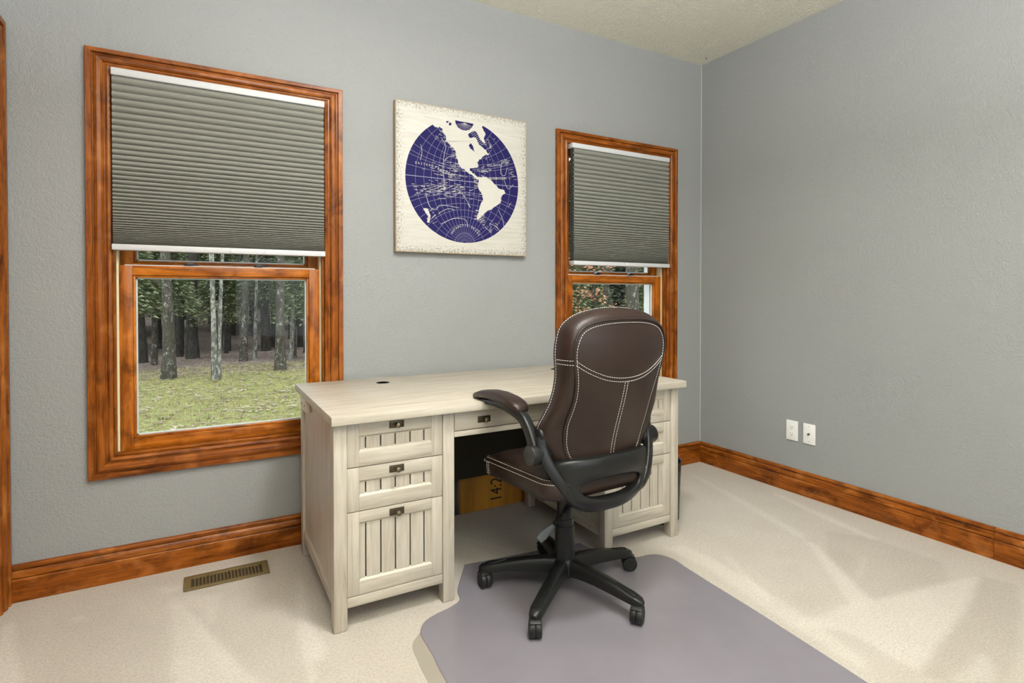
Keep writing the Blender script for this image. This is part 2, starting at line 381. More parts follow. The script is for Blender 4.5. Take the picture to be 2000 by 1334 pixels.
def floor():
    st = .0125; xs = np.arange(XL, 0.0001, st); xs[-1] = 0; ys = np.arange(YN, 0.0001, st); ys[-1] = 0; nx, ny = len(xs), len(ys)
    X, Y = np.meshgrid(xs, ys)
    def inpoly(P):
        r = np.zeros(X.shape, bool); n = len(P)
        for i in range(n):
            (x0, y0), (x1, y1) = P[i], P[(i + 1) % n]
            if y0 == y1: continue
            r ^= ((y0 > Y) != (y1 > Y)) & (X < (x1 - x0) * (Y - y0) / (y1 - y0) + x0)
        return r
    a = np.full(X.shape, .45)
    for P, s in DARK: a[inpoly(P)] -= s * .75
    for P, s in LIGHT: a[inpoly(P)] += s * .7
    for _ in range(2):
        b = a.copy(); b[1:-1, 1:-1] = (a[1:-1, 1:-1] * 2 + a[:-2, 1:-1] + a[2:, 1:-1] + a[1:-1, :-2] + a[1:-1, 2:]) / 6; a = b
    a = np.clip(a, 0, 1)
    co = np.stack([X, Y, np.zeros_like(X)], -1).reshape(-1, 3)
    idx = np.arange(nx * ny).reshape(ny, nx); q = np.stack([idx[:-1, :-1], idx[:-1, 1:], idx[1:, 1:], idx[1:, :-1]], -1).reshape(-1, 4)
    me = bpy.data.meshes.new('floor'); me.vertices.add(len(co)); me.vertices.foreach_set('co', co.ravel())
    me.loops.add(q.size); me.loops.foreach_set('vertex_index', q.ravel()); me.polygons.add(len(q)); me.polygons.foreach_set('loop_start', np.arange(0, q.size, 4)); me.update(); me.validate()
    at = me.attributes.new('pile', 'FLOAT', 'POINT'); at.data.foreach_set('value', a.ravel().astype(np.float32))
    me.materials.append(M['carpet']); tag(link('floor', me), kind='structure')
floor()
# baseboards: moulded profile (depth from wall, height)
BASE = [(0, 0), (.019, 0), (.0195, .083), (.0175, .0860), (.0115, .0865), (.0115, .0895), (.0165, .0905), (.0165, .100), (.0140, .110), (.010, .1155), (.0065, .1165), (.0065, .1205), (.0125, .1225), (.0135, .131), (.011, .137), (.006, .139), (0, .139)]
def baseboard(name, axis, a0, a1, mat, miter):
    rings = []
    for a, mt in ((a0, miter[0]), (a1, miter[1])):
        rings.append([((a - d * mt, -d, z) if axis == 0 else (-d, a - d * mt, z)) for d, z in BASE])
    tag(part(name, MB().loft(rings), mat, smooth=25), kind='structure')
baseboard('baseboard_back', 0, XL + .019, 0, ST[0], (0, 1))
def bb_right():
    mbs = [(0, -.62), (-.621, -1.655), (-1.6565, YN)]
    for i, (a, b) in enumerate(mbs):
        rings = [[(-d, y - (d if i == 0 and y == a else 0), z) for d, z in BASE] for y in (a, b)]
        o = part('baseboard_right', MB().loft(rings), ST[1], smooth=25); tag(o, kind='structure')
bb_right()

# ------------------------------------------------------------------ moulded casing frames
CAS = [(0, 0), (0, .019), (.002, .0215), (.019, .0215), (.021, .0195), (.0215, .0095), (.0265, .0095), (.0285, .0150), (.038, .0185), (.050, .0165), (.057, .0105), (.0585, .0040), (.0645, .0040), (.066, .0095), (.072, .0130), (.080, .0105), (.083, .006), (.083, 0)]
def casing(parent, w, I, place, sides='LRTB', mats=ST):
    """four mitred moulded boards; place(u, depth, z) -> world"""
    u0, u1, z0, z1 = w; i0, i1, j0, j1 = I
    for sd in sides:
        rings = []
        for end in (0, 1):
            r = []
            for t, d in CAS:
                f = t / .083
                L = u0 + (i0 - u0) * f; Rr = u1 + (i1 - u1) * f; B = z0 + (j0 - z0) * f; T = z1 + (j1 - z1) * f
                if 'B' not in sides: B = 0
                p = {'L': (L, (B, T)[end]), 'R': (Rr, (B, T)[end]), 'T': ((L, Rr)[end], T), 'B': ((L, Rr)[end], B)}[sd]
                r.append(place(p[0], d, p[1]))
            rings.append(r)
        part('casing_board', MB().loft(rings), mats[2] if sd in 'LR' else mats[0], parent, smooth=22)
def window(name, w, I):
    cx = (w[0] + w[1]) / 2; o = thing(name, (cx, 0, w[2]), kind='structure')
    casing(o, w, I, lambda u, d, z: (u, -d, z))
    i0, i1, j0, j1 = I
    for b, m in (((i0 - .012, i0, -.002, .115, j0, j1), 2), ((i1, i1 + .012, -.002, .115, j0, j1), 2), ((i0 - .012, i1 + .012, -.002, .115, j1, j1 + .012), 0), ((i0 - .012, i1 + .012, -.002, .115, j0 - .012, j0), 0)):
        part('jamb_board', MB().box(*b), ST[m], o, bevel=.0008)
    # stops in front of the sash
    for xa, xb in ((i0, i0 + .010), (i1 - .010, i1)): part('stop_strip', MB().box(xa, xb, .004, .030, j0, j1), ST[2], o, bevel=.002)
    for xa, xb in ((i0, i0 + .017), (i1 - .017, i1)): part('jamb_liner', MB().box(xa, xb, .034, .110, j0 + .003, j1), M['liner'], o)
    part('window_stool', MB().box(i0, i1, .0, .032, j0, j0 + .012), ST[0], o, bevel=.003)
    for k, (ya, yb, za, zb) in enumerate(((.034, .066, j0 + .004, 1.277), (.074, .104, 1.245, j1 - .004))):
        a, b = i0 + .0175, i1 - .0175; st, rb, rt = .046, (.052 if k == 0 else .045), .040
        for xa, xb in ((a, a + st), (b - st, b)): part('sash_stile', MB().box(xa, xb, ya, yb, za, zb), SASH[2], o, bevel=.0015)
        part('sash_rail', MB().box(a + st, b - st, ya, yb, za, za + rb), SASH[0], o, bevel=.0015)
        part('sash_rail', MB().box(a + st, b - st, ya, yb, zb - rt, zb), SASH[0], o, bevel=.0015)
        # glazing beads
        g = (a + st, b - st, za + rb, zb - rt); bw = .010
        for bx, m in (((g[0], g[0] + bw, ya + .008, yb - .006, g[2], g[3]), 2), ((g[1] - bw, g[1], ya + .008, yb - .006, g[2], g[3]), 2), ((g[0] + bw, g[1] - bw, ya + .008, yb - .006, g[2], g[2] + bw), 0), ((g[0] + bw, g[1] - bw, ya + .008, yb - .006, g[3] - bw, g[3]), 0)):
            part('glazing_bead', MB().box(*bx), SASH[m], o, bevel=.003)
        gx0, gx1, gz0, gz1 = g[0] + bw, g[1] - bw, g[2] + bw, g[3] - bw
        # white exterior edge of the sash seen through the glass
        e = .005
        sp = MB()
        for bx in ((gx0, gx0 + e, gz0, gz1), (gx1 - e, gx1, gz0, gz1), (gx0, gx1, gz0, gz0 + e), (gx0, gx1, gz1 - e, gz1)): sp.box(bx[0], bx[1], yb - .008, yb - .001, bx[2], bx[3])
        part('glass_spacer', sp, M['vinyl'], o, smooth=0)
        part('pane', MB().box(gx0 - .002, gx1 + .002, (ya + yb) / 2 + .002, (ya + yb) / 2 + .005, gz0 - .002, gz1 + .002), M['glass'], o, smooth=0)
        if k == 0:
            part('sash_cap', MB().box(a + st * .4, b - st * .4, ya + .006, yb, zb, zb + .004), M['vinyl'], o, smooth=0)
            for fx in (.33, .68):
                x = a + (b - a) * fx
                part('sash_latch', MB().loft([[(x - .030, ya + .004, zb + .003), (x - .030, ya + .028, zb + .003), (x - .030, ya + .028, zb + .011), (x - .030, ya + .004, zb + .011)], [(x - .008, ya + .002, zb + .003), (x - .008, ya + .03, zb + .003), (x - .008, ya + .03, zb + .020), (x - .008, ya + .002, zb + .020)], [(x + .028, ya + .012, zb + .003), (x + .028, ya + .024, zb + .003), (x + .028, ya + .024, zb + .007), (x + .028, ya + .012, zb + .007)]]), M['black_metal'], o, bevel=.001)
    # exterior frame
    ex = MB()
    for bx in ((i0 - .012, i0 + .03, .112, .165, j0 - .012, j1 + .012), (i1 - .045, i1 + .012, .112, .165, j0 - .012, j1 + .012), (i0 - .012, i1 + .012, .112, .165, j1, j1 + .012), (i0 - .012, i1 + .012, .112, .185, j0 - .012, j0 + .02)): ex.box(*bx)
    part('exterior_frame', ex, M['vinyl'], o, smooth=0)
    return o
window('window_1', W1, I1); window('window_2', W2, I2)
# added rear window, unseen behind the camera, framing the added fill light
w3 = thing('added_window_3', (-1.75, YN, .7), kind='structure')
casing(w3, (-2.78, -.72, .62, 2.28), (-2.7, -.8, .7, 2.2), lambda u, d, z: (u, YN + d, z))
part('pane', MB().box(-2.7, -.8, YN - .09, YN - .085, .7, 2.2), M['glass'], w3, smooth=0)
# door on the left wall: its casing meets the corner
d1 = thing('door_1', (XL, -.5, 0), kind='structure')
casing(d1, (-1.05, -.0225, 0, 2.160), (-.967, -.1055, 0, 2.077), lambda u, d, z: (XL + d, u, z), 'LRT', [ST[1], ST[1], ST[2]])
part('door_panel', MB().box(XL + .001, XL + .005, -.967, -.1055, .005, 2.077), ST[2], d1, smooth=0)
for za, zb in ((.25, .95), (1.1, 1.9)):
    for ya, yb in ((-.87, -.57), (-.50, -.20)):
        part('raised_panel', MB().box(XL + .004, XL + .010, ya, yb, za, zb), ST[2], d1, bevel=.004)

# ------------------------------------------------------------------ cellular shades
def shade(I, label, side_gap):
    x0, x1, z0, z1 = I[0] + .002 + side_gap, I[1] - .002, I[2], I[3]
    zb = 1.335
    o = thing('cellular_shade', ((x0 + x1) / 2, -.005, zb), label, 'window shade', 'cellular shades in the two windows')
    part('head_rail', MB().box(x0 - side_gap * .4, x1, -.032, .018, z1 - .030, z1 - .001), M['white_rail'], o, bevel=.003)
    part('bottom_rail', MB().box(x0 - .001, x1 + .001, -.034, .016, zb, zb + .024), M['white_rail'], o, bevel=.003)
    part('pull_tab', MB().lathe([(.010, 0), (.010, .003), (.006, .005)], ((x0 + x1) / 2 + .02, -.034, zb + .011), (0, -1, 0), 16), M['vinyl'], o)
    # pleats: wide at the top, packed at the bottom
    z = z1 - .030; zz = [z]; k = 0
    n = 44
    wts = np.array([.027 * (1 - i / (n - 1)) ** 1.15 + .0022 for i in range(n)]); wts *= (z1 - .030 - zb - .024) / wts.sum()
    front, back = [], []
    for wv in wts:
        dp = .0165
        front += [(-.030 + dp, z), (-.030 + dp * .45, z - wv * .10), (-.030 + dp * .06, z - wv * .34), (-.030, z - wv * .52), (-.030 + dp * .22, z - wv * .78)]; z -= wv
    front.append((-.028, z)); back = [(-y - .012, zz_) for y, zz_ in front]
    mb = MB()
    for prof in (front, back):
        mb.loft([[(x0 + .003, y, q) for y, q in prof], [(x1 - .003, y, q) for y, q in prof]], False, False, False)
    part('pleated_fabric', mb, M['shade'], o, smooth=50)
    # honeycomb cell edges at the two ends
    mb = MB()
    for xe in (x0 + .003, x1 - .003):
        for i in range(len(front) - 1):
            mb.poly([(xe, front[i][0], front[i][1]), (xe, back[i][0], back[i][1]), (xe, back[i + 1][0], back[i + 1][1]), (xe, front[i + 1][0], front[i + 1][1])])
    tag(part('cell_edge', mb, M['shade_edge'], o, smooth=0), kind='stuff')
shade(I1, 'grey pleated shade half lowered in the window above the floor vent', .0)
shade(I2, 'grey pleated shade half lowered in the window behind the office chair', .026)

# ------------------------------------------------------------------ wall art
AC = (-1.806, 1.7500)
def wall_art():
    h = .378; o = thing('wall_art', (AC[0], -.018, AC[1] - h), 'distressed white square board printed with a navy globe of the Americas', 'wall art')
    X = lambda u: AC[0] + u; Z = lambda v: AC[1] + v
    fr = MB().box(X(-h + .004), X(h - .004), -.0355, -.030, Z(-h + .004), Z(h - .004))
    part('painted_face', fr, M['art'], o, bevel=.0005).name
    for bx in ((-h, -h + .02, -h, h), (h - .02, h, -h, h), (-h + .02, h - .02, h - .02, h), (-h + .02, h - .02, -h, -h + .02)):
        part('frame_strip', MB().box(X(bx[0]), X(bx[1]), -.035, -.001, Z(bx[2]), Z(bx[3])), M['art_edge'], o, bevel=.0012)
    gc = (-1.808, 1.757); r = .326
    P = lambda u, v, d: (gc[0] + u * r, d, gc[1] + v * r)
    y1, y2, y3, y4 = -.0358, -.0361, -.0364, -.0367
    part('globe_print', MB().poly([P(math.cos(t), math.sin(t), y1) for t in np.linspace(0, 2 * math.pi, 97)[:-1]]), M['blue'], o, smooth=0)
    # graticule (stereographic hemisphere)
    g = MB()
    def S(lat, lon):
        k = 1 / (1 + math.cos(lat) * math.cos(lon)); return (k * math.cos(lat) * math.sin(lon), k * math.sin(lat))
    def ribbon(mb, pts, wd, y):
        pts = [np.array(p) for p in pts]; L = []; Q = []
        for i, p in enumerate(pts):
            d = pts[min(i + 1, len(pts) - 1)] - pts[max(i - 1, 0)]; d = d / (np.linalg.norm(d) + 1e-9); n = np.array([-d[1], d[0]]) * wd / r / 2
            L.append(p + n); Q.append(p - n)
        mb.loft([[P(*q, y) for q in L], [P(*q, y) for q in Q]], False, False, False)
    for lo in range(-80, 81, 10): ribbon(g, [S(R(la), R(lo)) for la in range(-84 if lo % 20 else -88, 61, 4)], .0009, y2)
    for la in list(range(-80, 61, 10)): ribbon(g, [S(R(la), R(lo)) for lo in range(-90, 91, 6)], .0026 if la == 0 else .0011, y2)
    for la in (23.5, -23.5): ribbon(g, [S(R(la), R(lo)) for lo in range(-90, 91, 6)], .0012, y2)
    tag(part('graticule_print', g, M['grat'], o, smooth=0), kind='stuff')
    west = [(-0.51,0.80),(-0.47,0.80),(-0.42,0.81),(-0.39,0.79),(-0.39,0.74),(-0.33,0.69),(-0.33,0.62),(-0.38,0.59),(-0.33,0.59),(-0.28,0.58),(-0.22,0.52),(-0.17,0.48),(-0.15,0.43),(-0.17,0.40),(-0.14,0.35),(-0.12,.27),(-0.08,0.23),(0.02,0.16),(0.12,0.12),(0.19,0.07),(0.25,0.05),(0.23,-0.06),(0.32,-0.19),(0.33,-0.28),(0.25,-0.46),(0.22,-0.55),(0.21,-0.60),(0.24,-0.62),(0.30,-0.54),(0.39,-0.47),(0.52,-0.39),(0.66,-0.29),(0.68,-0.18),(0.75,-0.13),(0.73,-0.08),(0.62,-0.06),(0.57,-0.01),(0.47,0.07),(0.39,0.11),(0.32,0.11),(0.27,0.08),(0.21,0.11),(0.15,.14),(.12,.19),(0.18,0.24),(0.24,0.25),(0.23,0.31),(0.25,0.36),(0.30,0.41),(0.38,0.48),(0.44,0.48),(0.40,0.52),(0.35,0.56),(0.32,0.59),(0.37,0.67),(0.35,0.72),(0.35,0.76),(0.38,0.81),(0.35,0.85),(0.31,0.91),(.33,.955),(.16,.995),(0,1.008),(-.16,.995),(-.33,.955),(-.50,.875),(-.56,.84)]
    rr_ = random.Random(3); jag = []
    for i, p in enumerate(west):
        q = west[(i + 1) % len(west)]; jag.append(p)
        if i < 59:
            for t in (.33, .66): jag.append((p[0] + (q[0] - p[0]) * t + rr_.uniform(-.012, .012), p[1] + (q[1] - p[1]) * t + rr_.uniform(-.012, .012)))
    part('land_print', MB().poly([P(*q, y3) for q in jag]), M['print_white'], o, smooth=0)
    blue2 = [[(0.36,0.66),(0.33,0.67),(0.28,0.71),(0.25,0.76),(0.21,0.82),(0.18,0.84),(0.13,0.82),(0.06,0.77),(0.07,0.73),(0.10,0.71),(0.15,0.73),(0.20,0.73),(0.23,0.67),(0.26,0.62),(0.32,0.59)], [(0.07,0.59),(0.11,0.63),(0.15,0.58),(0.16,0.53),(0.18,0.49),(0.14,0.52),(0.10,0.54)], [(-0.17,0.96),(-0.05,0.955),(0.06,0.955),(0.16,0.95),(0.13,0.89),(0.08,0.84),(0.02,0.82),(-0.05,0.82),(-0.12,0.85),(-0.16,0.91)], [(-0.27,0.91),(-0.24,0.91),(-0.23,0.88),(-0.26,0.86),(-0.28,0.87)], [(-0.33,0.92),(-0.28,0.93),(-0.28,0.92),(-0.31,0.89)], [(.09,.22),(.17,.23),(.19,.19),(.14,.16),(.09,.18)]]
    mb = MB()
    for b in blue2: mb.poly([P(*q, y4) for q in b])
    tag(part('inlet_print', mb, M['blue'], o, smooth=0), kind='stuff')
    w = MB(); ym = -.0369
    for k in range(15):                                     # rays of the polar fan and the strait hatching
        a = R(200 + k * 10); ribbon(w, [(0, .94), (.155 * math.cos(a), .94 + .13 * math.sin(a))], .0008, ym)
    for k in range(9):
        t = k / 8; x, yv = .14 + .17 * t, .80 - .17 * t; ribbon(w, [(x - .03, yv - .02), (x + .035, yv + .03)], .0014, ym)
    def dashes(n, cx, cy, sx, sy, ln, tilt=0.0, wd=.0016):
        for _ in range(n):
            x, yv = cx + rr_.gauss(0, sx), cy + rr_.gauss(0, sy); L = rr_.uniform(.4, 1.2) * ln; a = tilt + rr_.uniform(-.15, .15)
            if x * x + yv * yv < .86: ribbon(w, [(x, yv), (x + L * math.cos(a), yv + L * math.sin(a))], wd * rr_.uniform(.6, 1.3), ym)
    dashes(60, -.30, .12, .16, .09, .08, -.05); dashes(90, -.62, -.20, .20, .055, .07, .1); dashes(45, -.2, -.16, .14, .06, .07, .2)
    dashes(22, .20, .02, .06, .05, .06, -.15); dashes(26, .33, .20, .08, .04, .05, .1); dashes(16, .72, .38, .05, .04, .07, .3); dashes(14, .84, .18, .04, .05, .07, .2)
    dashes(26, .42, .62, .05, .12, .04, .6); dashes(20, -.40, .72, .06, .05, .06, -.5); dashes(18, .33, -.60, .07, .05, .05, .5); dashes(16, .42, -.72, .1, .07, .06, -.7); dashes(18, -.60, -.62, .06, .06, .06, .5)
    for k in range(40):                                      # offshore lines along the west coast
        i = rr_.randrange(10, 27); x, yv = west[i]; ribbon(w, [(x - rr_.uniform(.03, .07), yv), (x - .005, yv + rr_.uniform(-.01, .01))], .0018, ym)
    for pts in ([(-.75,.50),(-.73,.38),(-.76,.25)],[(-.36,.60),(-.33,.50),(-.36,.38),(-.38,.12),(-.36,-.02),(-.36,-.15)],[(-.36,.28),(-.28,.36),(-.19,.37)],[(-.12,-.14),(0,-.26),(.10,-.42),(.05,-.36)],[(-.66,-.3),(-.60,-.46),(-.5,-.5),(-.42,-.42),(-.1,-.44)],[(-.45,-.55),(-.3,-.47),(-.18,-.48)],[(-.42,-.72),(-.2,-.62),(0,-.62),(.05,-.72)],[(.62,-.42),(.70,-.58),(.72,-.72)],[(.86,-.28),(.80,-.36)],[(.45,-.66),(.56,-.70),(.68,-.8)],[(.68,.40),(.66,.2),(.74,.17),(.78,.3)],[(.9,.03),(.8,-.05),(.72,.1)]):
        ribbon(w, [tuple(q) for q in catmull(pts, 5)], .0019, ym)
    for k in range(14): a = R(160 - k * 11); ribbon(w, [(-.05 + .05 * k, .02 - .052 * k), (-.043 + .05 * k, .015 - .052 * k)], .004, ym) if k < 8 else None
    nz = [(-0.71,-0.49),(-0.64,-0.49),(-0.61,-0.56),(-0.59,-0.60),(-0.61,-0.71),(-0.65,-0.71),(-0.63,-0.61),(-0.68,-0.55)]
    w.poly([P(*q, ym) for q in nz])
    tag(part('current_line_print', w, M['print_white'], o, smooth=0), kind='stuff')
    L = MB()
    def arc_text(t, size, fn):
        n = len(t)
        for i, ch in enumerate(t):
            if ch == ' ': continue
            (u, v), a = fn(i / (n - 1)); vs_, fs = text_mesh(ch, size / r); b = len(L.v); c, s = math.cos(a), math.sin(a)
            L.v += [P(u + x * c - y * s, v + x * s + y * c, -.0372) for x, y, _ in vs_]; L.f += [tuple(b + k for k in f) for f in fs]
    arc_text('EASTERN', .016, lambda t: ((-.83 + .27 * t, .205 - .02 * t), -.06)); arc_text('PACIFIC', .016, lambda t: ((-.50 + .26 * t, .17 - .10 * t), -.35))
    arc_text('ATLANTIC', .017, lambda t: ((.42 + .26 * t, .30 + .035 * t), .13)); arc_text('WESTERN OCEAN', .017, lambda t: ((.45 + .30 * t, .085 + .035 * t), .1))
    arc_text('ANTARCTIC OCEAN', .016, lambda t: ((.01 - .28 * math.cos(.55 + t * 2.04), -1.0 + .28 * math.sin(.55 + t * 2.04)), math.pi / 2 - (.55 + t * 2.04) if False else (1.02 - 2.04 * t)))
    tag(part('lettering_print', L, M['print_white'], o, smooth=0), kind='stuff')
wall_art()

# ------------------------------------------------------------------ desk
def desk():
    DO = (-1.842, -.45, 0)
    o = thing('executive_desk', DO, 'whitewashed wooden double pedestal desk with plank drawer fronts under the windows', 'desk')
    ZT, TH = .7485, .031; zb = ZT - TH
    top = part('desktop', MB().box(-2.658, -1.024, -.842, -.030, zb, ZT), WW[0], o, bevel=.003)
    for gx in (-2.297, -1.333):
        part('grommet', MB().lathe([(.001, .0), (.024, .0), (.026, .0012), (.030, .0012), (.0305, 0)], (gx, -.195, ZT), (0, 0, 1), 28), M['black_metal'], o)
    LW = .047; xl = (-2.645, -2.247, -1.483, -1.085)
    for x in xl:
        for y in (-.805, -.152):
            part('leg', MB().box(x, x + LW, y, y + .048, 0, zb), WW[2], o, bevel=.005)
    def front_piece(d, name, x0, x1, z0, z1, yf, axis, depth=.016): return part(name, MB().box(x0, x1, yf, yf + depth, z0, z1), WW[axis], d, bevel=.0012)
    def handle(d, x, z, yf):
        part('handle_plate', MB().box(x - .027, x + .027, yf - .003, yf - .0002, z - .0125, z + .0125), M['bronze'], d, bevel=.0008)
        part('knob', MB().lathe([(.0045, 0), (.004, .010), (.0085, .015), (.0100, .020), (.0085, .025), (.004, .0275), (.0005, .028)], (x, yf - .003, z), (0, -1, 0), 20), M['knob'], d)
    def drawer(x0, x1, z0, z1, rt, rb, hz):
        yf = -.798
        d = part('drawer', MB().box(x0 + .002, x1 - .002, yf + .0165, -.20, z0 + .002, z1 - .002), M['groove'], o, smooth=0)  # dark brown backing that shows in the gaps between the planks
        st = .040; a, b = x0 + st, x1 - st; c, e = z0 + rb, z1 - rt
        front_piece(d, 'stile', x0, a, z0, z1, yf, 2); front_piece(d, 'stile', b, x1, z0, z1, yf, 2)
        front_piece(d, 'rail', a, b, z0, c, yf, 0); front_piece(d, 'rail', a, b, e, z1, yf, 0)
        # sloped inner moulding
        mw, y0, y1 = .009, yf + .001, yf + .010
        def mould(p, q, axis): part('moulding', MB().loft([p, q]), WW[axis], d, smooth=0)
        tri = lambda A, B, C: [A, B, C]
        mould(tri((a, y0, c), (a, y1, c), (a + mw, y1, c + mw)), tri((b, y0, c), (b, y1, c), (b - mw, y1, c + mw)), 0)
        mould(tri((a, y0, e), (a, y1, e), (a + mw, y1, e - mw)), tri((b, y0, e), (b, y1, e), (b - mw, y1, e - mw)), 0)
        mould(tri((a, y0, c), (a, y1, c), (a + mw, y1, c + mw)), tri((a, y0, e), (a, y1, e), (a + mw, y1, e - mw)), 2)
        mould(tri((b, y0, c), (b, y1, c), (b - mw, y1, c + mw)), tri((b, y0, e), (b, y1, e), (b - mw, y1, e - mw)), 2)
        w = b - a; cuts = [0, .092, .292, .490, .696, .893, 1]
        for i in range(6):
            g = .0023; p0 = a + w * cuts[i] + (g if i else 0); p1 = a + w * cuts[i + 1] - (g if i < 5 else 0)
            part('plank', MB().box(p0, p1, yf + .007, yf + .0165, c, e), WW[2], d, bevel=.0008, seg=1)
        handle(d, (x0 + x1) / 2, hz, yf)
    for x0 in (-2.597, -1.435):
        x1 = x0 + .349
        drawer(x0, x1, .5585, .7125, .047, .052, .6925); drawer(x0, x1, .4045, .5555, .047, .050, .534); drawer(x0, x1, .1105, .4015, .038, .047, .379)
        part('apron_rail', MB().box(x0 - .001, x1 + .001, -.800, -.778, .074, .108), WW[0], o, bevel=.003)
        part('pedestal_floor', MB().box(x0 - .01, x1 + .01, -.778, -.13, .092, .105), WW[0], o, smooth=0)
        part('back_panel', MB().box(x0 - .004, x1 + .004, -.125, -.113, .105, zb), WW[2], o, smooth=0)
    # side panels with a bevelled bottom rail
    for xa, sgn in ((-2.645, 1), (-2.200, -1), (-1.483, 1), (-1.038, -1)):
        x1 = xa + sgn * .012; x2 = xa + sgn * .022
        part('side_panel', MB().box(min(x1, x2), max(x1, x2), -.758, -.103, .105, zb), WW[2], o, smooth=0)
        xo, xi = xa + sgn * .004, xa + sgn * .020
        part('side_rail', MB().loft([[(xi, y, .074), (xo, y, .074), (xo, y, .104), (xa + sgn * .0125, y, .118), (xi, y, .118)] for y in (-.757, -.152)]), WW[1], o, smooth=0)
    # centre drawer over the kneehole
    d = part('drawer', MB().box(-2.197, -1.486, -.798, -.30, .6405, .712), WW[0], o, bevel=.0012)
    handle(d, -2.073, .673, -.798); handle(d, -1.610, .673, -.798)
    part('kneehole_rail', MB().box(-2.200, -1.483, -.802, -.780, .617, .6375), WW[0], o, bevel=.0025)
    part('modesty_panel', MB().box(-2.2, -1.483, -.128, -.113, .21, zb), M['panel_dark'], o, smooth=0)  # given a much darker colour than the rest of the desk
    # loose cleat under the overhang at the back left
    c = part('corner_cleat', MB().box(-2.654, -2.634, -.300, -.178, .662, zb), M['cleat'], o, bevel=.0015)
    for y in (-.205, -.270): part('screw_hole', MB().lathe([(.0055, 0), (.0055, .0012), (.003, .0012)], (-2.654, y, .688), (-1, 0, 0), 12), M['slot'], c)
    for y in (-.29,): part('screw_head', MB().lathe([(.004, 0), (.004, .001)], (-2.622, -.8052, .690), (0, -1, 0), 12), M['cleat'], o)
desk()

# stencilled board standing behind the kneehole
def board():
    o = part('painted_board', MB().box(-2.25, -1.25, -.062, -.036, 0.001, .185), M['board'], smooth=30, bevel=.002, origin=(-1.75, -.05, 0.001))
    tag(o, 'orange and dark blue painted board with black stencilled digits under the desk', 'board')
    vs_, fs = text_mesh('14:2', .078); mb = MB()
    mb.v = [(-1.632 - y * 1.25 , -.0625, .098 + x) for x, y, _ in vs_]; mb.f = fs
    part('stencilled_digits', mb, M['ink'], o, smooth=0)
board()

# ------------------------------------------------------------------ chair mat, bin, register, outlets
def chair_mat():
    o = thing('chair_mat', (-1.8, -1.4, 0), 'smoky grey vinyl chair mat with a lip reaching under the desk', 'chair mat')
    pts = [(-1.70, -.618), (-1.90, -.594), (-2.035, -.5775), (-2.055, -.575), (-2.066, -.592), (-2.11, -.66), (-2.165, -.75), (-2.185, -.815), (-2.235, -.845), (-2.30, -.862), (-2.345, -.882), (-2.377, -.92), (-2.389, -.96), (-2.392, -1.07), (-2.402, -1.22), (-2.42, -1.9), (-2.40, -1.97), (-2.34, -2.0), (-1.40, -1.97), (-1.335, -1.94), (-1.315, -1.87), (-1.275, -1.46), (-1.258, -1.2), (-1.246, -1.05), (-1.238, -.98), (-1.258, -.92), (-1.30, -.892), (-1.36, -.885), (-1.425, -.862), (-1.452, -.80), (-1.49, -.72), (-1.50, -.665), (-1.52, -.64)]
    pts = [tuple(q) for q in catmull(pts, 4, True)]
    mb = MB(); C = np.mean(pts, 0)
    up = [(x, y, .0045) for x, y in pts]; dn = [(x, y, .0006) for x, y in pts]
    mb.loft([dn, [(x, y, .0025) for x, y in pts], [(C[0] + (x - C[0]) * .994, C[1] + (y - C[1]) * .994, .0045) for x, y in pts]])
    part('mat_sheet', mb, M['mat'], o, smooth=20)
    strip = [(-2.315, -.868), (-2.38, -.930), (-2.432, -.990), (-2.444, -1.08), (-2.45, -1.20), (-2.465, -1.9)]
    inn = [(-2.318, -.874), (-2.374, -.925), (-2.387, -.97), (-2.389, -1.07), (-2.399, -1.22), (-2.417, -1.9)]
    strip, inn = [tuple(q) for q in catmull(strip, 4)], [tuple(q) for q in catmull(inn, 4)]
    part('clear_edge', MB().loft([[(x, y, .0004) for x, y in strip], [(x, y, .0012) for x, y in inn]], False, False, False), M['matclear'], o, smooth=0)
chair_mat()
def bin_():
    c = (-.965, -.585, 0); o = thing('waste_bin', c, 'black round waste bin standing beside the desk by the corner', 'waste bin')
    part('bin_body', MB().lathe([(.0, .001), (.108, .001), (.112, .006), (.122, .300), (.1215, .302), (.119, .300), (.109, .010), (.0, .010)], c, (0, 0, 1), 40, False), M['bin'], o, smooth=40, merge=True)
    part('rim', MB().tube([(c[0] + .1225 * math.cos(t), c[1] + .1225 * math.sin(t), .302) for t in np.linspace(0, 2 * math.pi, 41)[:-1]], .0022, 8, True), M['bin'], o)
bin_()
def register():
    x0, x1, y0, y1 = -3.098, -2.788, -.243, -.124; o = thing('floor_register', ((x0 + x1) / 2, (y0 + y1) / 2, 0), 'tan bronze slatted floor vent in the carpet below the window', 'floor vent')
    z = .008
    part('vent_well', MB().box(x0 + .02, x1 - .02, y0 + .010, y1 - .018, .0008, .002), M['register_dark'], o, smooth=0)
    for bx in ((x0, x0 + .026, y0, y1), (x1 - .026, x1, y0, y1), (x0 + .026, x1 - .026, y0, y0 + .016), (x0 + .026, x1 - .026, y1 - .024, y1)):
        part('vent_frame', MB().box(bx[0], bx[1], bx[2], bx[3], .0008, z), M['register'], o, bevel=.0015)
    n = 19; xa, xb = x0 + .026, x1 - .026; proto = None
    for i in range(n):
        x = xa + (xb - xa) * (i + 1) / (n + 1)
        if proto is None: proto = part('slat', MB().box(-.0022, .0022, y0 + .016, y1 - .024, .002, z - .001), M['register'], o, smooth=0, local=True); s = proto
        else: s = proto.copy(); COL.objects.link(s); s.parent = o
        s.location = (x - (x0 + x1) / 2, -(y0 + y1) / 2, 0)
register()
